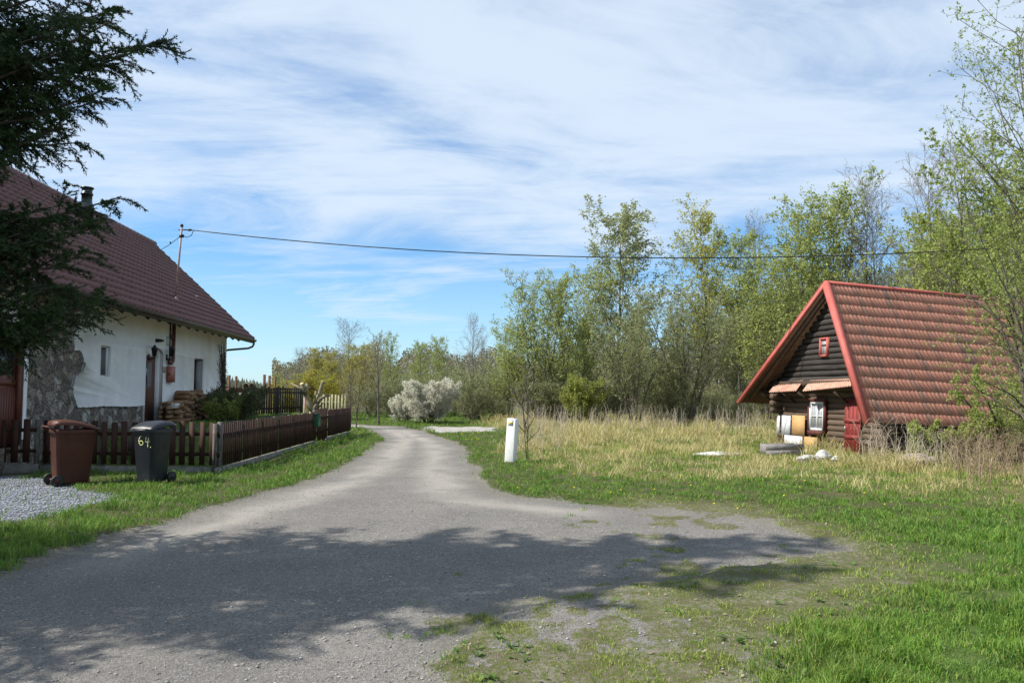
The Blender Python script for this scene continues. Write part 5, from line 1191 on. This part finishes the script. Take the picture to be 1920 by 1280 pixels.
stalks(6, 'dead_stalks', 'sparse thin dead stalks rising from the meadow behind the waymark post', (965, 1060), (18.5, 24), 40, 1.2, m_stalk, .3, .005, 'dead stalks')
stalks(7, 'dead_stalks', 'pale reed like stalks at the foot of the wood', (960, 1440), (28, 38), 300, 1.0, m_stalk, .25, .009, 'dead stalks')
# dry climber at the house corner
rg = np.random.default_rng(8); n = 70; s0 = S1 - np.abs(rg.normal(0, .25, n)); K = 10; z0 = HZ; t = np.linspace(0, 1, K)[None]
hgt_ = rg.uniform(1, 2.85, n); Pl = np.stack([.06 + .03 * rg.random((n, K)), (S1 - .25 - (.2 + 1.0 * rg.random(n) ** 2)[:, None] * t ** 2.2) + rg.normal(0, .04, (n, K)), z0 + hgt_[:, None] * t], 2)
P2, R2 = grow(Pl, np.full((n, K), .009), 7, .3, 1, 1.0, .09, 3, rg, -.4, .3, .8, rmin=.005); P2[..., 0] = np.clip(P2[..., 0], .04, .14)
lv = leaves(P2, 3, .028, rg, .02); V1, F1 = tubes(Pl, np.full((n, K), .008), 3); V2, F2 = tubes(P2, R2, 3)
lv[0][:, 0] = np.clip(lv[0][:, 0], .037, .3)
cl = thing('climbing_plant', 'dry leafless climber on the far corner of the white farmhouse wall', 'climber', H.w((0, 0, 0)), (0, 0, yaw))
mesh('stems', np.concatenate([V1, V2]), np.concatenate([F1, F2 + len(V1)]), m_barkd, cl); mesh('dead_leaves', lv[0], lv[1], M('dead leaves', (.1, .07, .04), (.18, .14, .09), 5), cl)

# ---------------------------------------------------------------- spruces on the left
m_need = M('dark spruce needles', (.009, .022, .007), (.026, .055, .012), 1.2, .5, spec=.3, transl=.2, attr='rnd', c3=(.045, .085, .02))
def spruce(loc, H, targets, seed, label, nb, rad, nsp=1., nw=1., z0=2.3, gap=None):
    rg = np.random.default_rng(seed); K = 8; root = thing('spruce_tree', label, 'tree', loc)
    tz = np.linspace(0, 1, 12); Pt = np.stack([0 * tz, 0 * tz, tz * H], 1)[None]; Rt_ = (.17 * (1 - tz * .93))[None]; V, F = tubes(Pt, Rt_, 10); mesh('trunk', V, F, m_barkd, root, smooth=True)
    t = (np.arange(nb) + rg.random(nb)) / nb; z = z0 + (H - z0 - .3) * t; a = np.arange(nb) * 2.4 + rg.normal(0, .3, nb); L = rad * (1 - t) ** .75 * rg.uniform(.75, 1.08, nb) + .15
    if gap: kk = ~((z > gap[0]) & (z < gap[1]) & (np.cos(a) > .1)); z, a, L = z[kk], a[kk], L[kk]
    u = np.linspace(0, 1, K)[None]; drop = (-.32 * u + .30 * u ** 2.2) * L[:, None]; rx = L[:, None] * u
    Pb = np.stack([np.cos(a)[:, None] * rx, np.sin(a)[:, None] * rx, z[:, None] + drop], 2)
    ex = []
    for (px, py, Y) in targets:
        q = at(px, py, Y) - np.array(loc); uu = np.linspace(0, 1, K); l = np.linalg.norm(q[:2]); st = np.array([0, 0, q[2] + .05 * l]); p = st + (q - st) * uu[:, None]; p[:, 2] += (-.16 * np.sin(uu * PI) ) * l * .8; ex.append(p)
        for _ in range(1): ex.append(np.array([0, 0, st[2]]) + (p - np.array([0, 0, st[2]])) * (.55 + .4 * rg.random()) + (uu[:, None] * rg.normal(0, .15, 3) * np.array([.6, 1.6, 1])))
    if ex: Pb = np.concatenate([Pb, np.array(ex)])
    Pb[:, 1:] += rg.normal(0, .02, Pb[:, 1:].shape)
    Rb = np.linspace(.028, .006, K)[None] * np.ones((len(Pb), 1))
    P2, R2 = grow(Pb, Rb, 30, .14, 1, .85, .27, 5, rg, -.7, .08, .5, shape=.6, rmin=.004, flat=.5)
    P3, R3 = grow(P2, R2, 9, .12, 1, .7, .42, 3, rg, -.35, .1, .7, shape=.35, rmin=.003, flat=.6)
    V, F, A, MI = [], [], [], []; k = 0
    for Pp, Rp, S in ((Pb, Rb, 5), (P2, R2, 3), (P3, R3, 3)):
        v, f = tubes(Pp, Rp, S); V.append(v); F.append(f + k); k += len(v)
    mesh('branches', np.concatenate(V), np.concatenate(F), m_barkd, root)
    def needles(Pp, sp, ln, t0=0.):
        N, K_, _ = Pp.shape; Lm = np.linalg.norm(np.diff(Pp, axis=1), axis=2).sum(1); cnt = np.maximum((Lm / sp).astype(int), 4); idx = np.repeat(np.arange(N), cnt); m = rg.uniform(t0, 1, len(idx)) * (K_ - 1); i = np.minimum(m.astype(int), K_ - 2); w = (m - i)[:, None]
        c = Pp[idx, i] * (1 - w) + Pp[idx, i + 1] * w; T = norm(Pp[idx, i + 1] - Pp[idx, i]); s = norm(np.cross(T, rg.normal(0, 1, T.shape))); d = norm(T * .75 + s); wv = norm(np.cross(d, T)) * .0052 * nw
        ln_ = (ln * rg.uniform(.7, 1.2, len(c)))[:, None]; return np.stack([c - wv, c + wv, c + d * ln_ + wv * .3, c + d * ln_ - wv * .3], 1).reshape(-1, 3), idx
    V1, _ = needles(P3, .0055 * nsp, .027); V2, _ = needles(P2, .005 * nsp, .027, .05); V3, _ = needles(Pb, .005 * nsp, .027, .35)
    Vn = np.concatenate([V1, V2, V3]); n = len(Vn) // 4
    mesh('crown', Vn, np.arange(n)[:, None] * 4 + np.array([[0, 1, 2, 3]]), m_need, root, attrs={'rnd': np.repeat(rg.random(n), 4)}); return root
spruce((-6.1, 7.2, 0), 11, [(290, 78, 7.0), (262, 98, 7.1), (205, 45, 6.6), (205, 15, 7.3), (150, -30, 7), (200, 170, 6.8), (175, 190, 7.3), (150, 150, 6.9), (120, 240, 6.9), (110, 100, 6.6), (70, 60, 7.2), (60, 170, 7.), (40, 240, 7.1), (218, 375, 7.6), (190, 425, 7.2), (170, 470, 7.0), (140, 400, 7.3), (100, 440, 6.9), (60, 400, 7.1), (60, 490, 7.), (205, 552, 7.4), (180, 572, 7.1), (130, 600, 7.0), (60, 600, 7.2), (100, 540, 6.9), (30, 560, 7.1), (20, 620, 7.3)], 2, 'big dark spruce whose branches hang into the upper left corner', 58, 1.75, gap=(3.2, 4.2))
spruce((-9.8, 6.3, 0), 15, [], 6, 'tallest dark spruce outside the left edge that shades the right of the lane', 100, 3.0, 2.6, 2.6, 2.6)
spruce((-7.4, 5.5, 0), 11.8, [], 4, 'second dark spruce outside the left edge that shades the lane', 95, 2.2, 2.6, 2.6, 2.6)

# ---------------------------------------------------------------- hills and far wood
def hill():
    th = np.radians(np.linspace(-75, 75, 260)); prof = np.interp(np.degrees(th), [-75, -40, -24, -20, -16, -9, 0, 20, 75], [30, 22, 14, 9.5, 1, -1, 0, 0, 4]); V = []; rows_ = 14
    for j in range(rows_):
        f = j / (rows_ - 1); r = 620 + 260 * f; z = prof * np.sin(f * PI / 2) + (fbm(th * 60, th * 0 + f * 9, 4, 2) - .5) * 7 * f
        V.append(np.stack([r * np.sin(th), r * np.cos(th), z - 1], 1))
    V = np.concatenate(V); n = len(th); F = np.array([(j * n + i, j * n + i + 1, (j + 1) * n + i + 1, (j + 1) * n + i) for j in range(rows_ - 1) for i in range(n - 1)])
    struct(mesh('hill', V, F, M('far forested hill', (.035, .05, .03), (.07, .085, .045), .02, .95), smooth=True), 'low hill with dark conifers on the left horizon')
    rg = np.random.default_rng(4); k = 9000; i = rg.integers(0, len(V), k); c = V[i] + rg.normal(0, 1, (k, 3)) * [8, 8, 0]; m = c[:, 0] < 60; c = c[m]; k = len(c); h = rg.uniform(4.5, 9, k); r = h * .25; a = rg.uniform(0, 6, k)
    ring = [np.stack([c[:, 0] + r * np.cos(a + q * 1.2566), c[:, 1] + r * np.sin(a + q * 1.2566), c[:, 2] - 1], 1) for q in range(5)]; VV = np.stack(ring + [c + np.stack([0 * h, 0 * h, h], 1)], 1).reshape(-1, 3)
    F = np.concatenate([np.arange(k)[:, None] * 6 + np.array([[q, (q + 1) % 5, 5]]) for q in range(5)])
    tag(mesh('distant_forest', VV, F, M('far conifers', (.03, .045, .03), (.05, .065, .04), .05, .9)), 'dark conifer forest covering the far hill', 'forest', kind='stuff')
hill()
def far_wood():
    rg = np.random.default_rng(6); n = 260000; th = np.radians(rg.uniform(-17, 52, n)); r = rg.uniform(95, 130, n); H = 4.5 + 4 * fbm(th * 40, th * 0, 3, 5) ; z = H * rg.random(n) ** .8; c = np.stack([r * np.sin(th), r * np.cos(th), z], 1)
    u = norm(rg.normal(0, 1, c.shape)); v = norm(np.cross(u, rg.normal(0, 1, c.shape))); s = rg.uniform(.06, .13, n)[:, None]; V = np.stack([c - u * s, c - v * s, c + u * s, c + v * s], 1).reshape(-1, 3)
    tag(mesh('distant_wood', V, np.arange(n)[:, None] * 4 + np.array([[0, 1, 2, 3]]), leafm('far spring foliage', (.16, .17, .08), (.22, .21, .11), (.24, .21, .13), .3), attrs={'rnd': np.repeat(rg.random(n), 4)}), 'far hazy olive wood seen between the trunks', 'wood', kind='stuff')
far_wood()
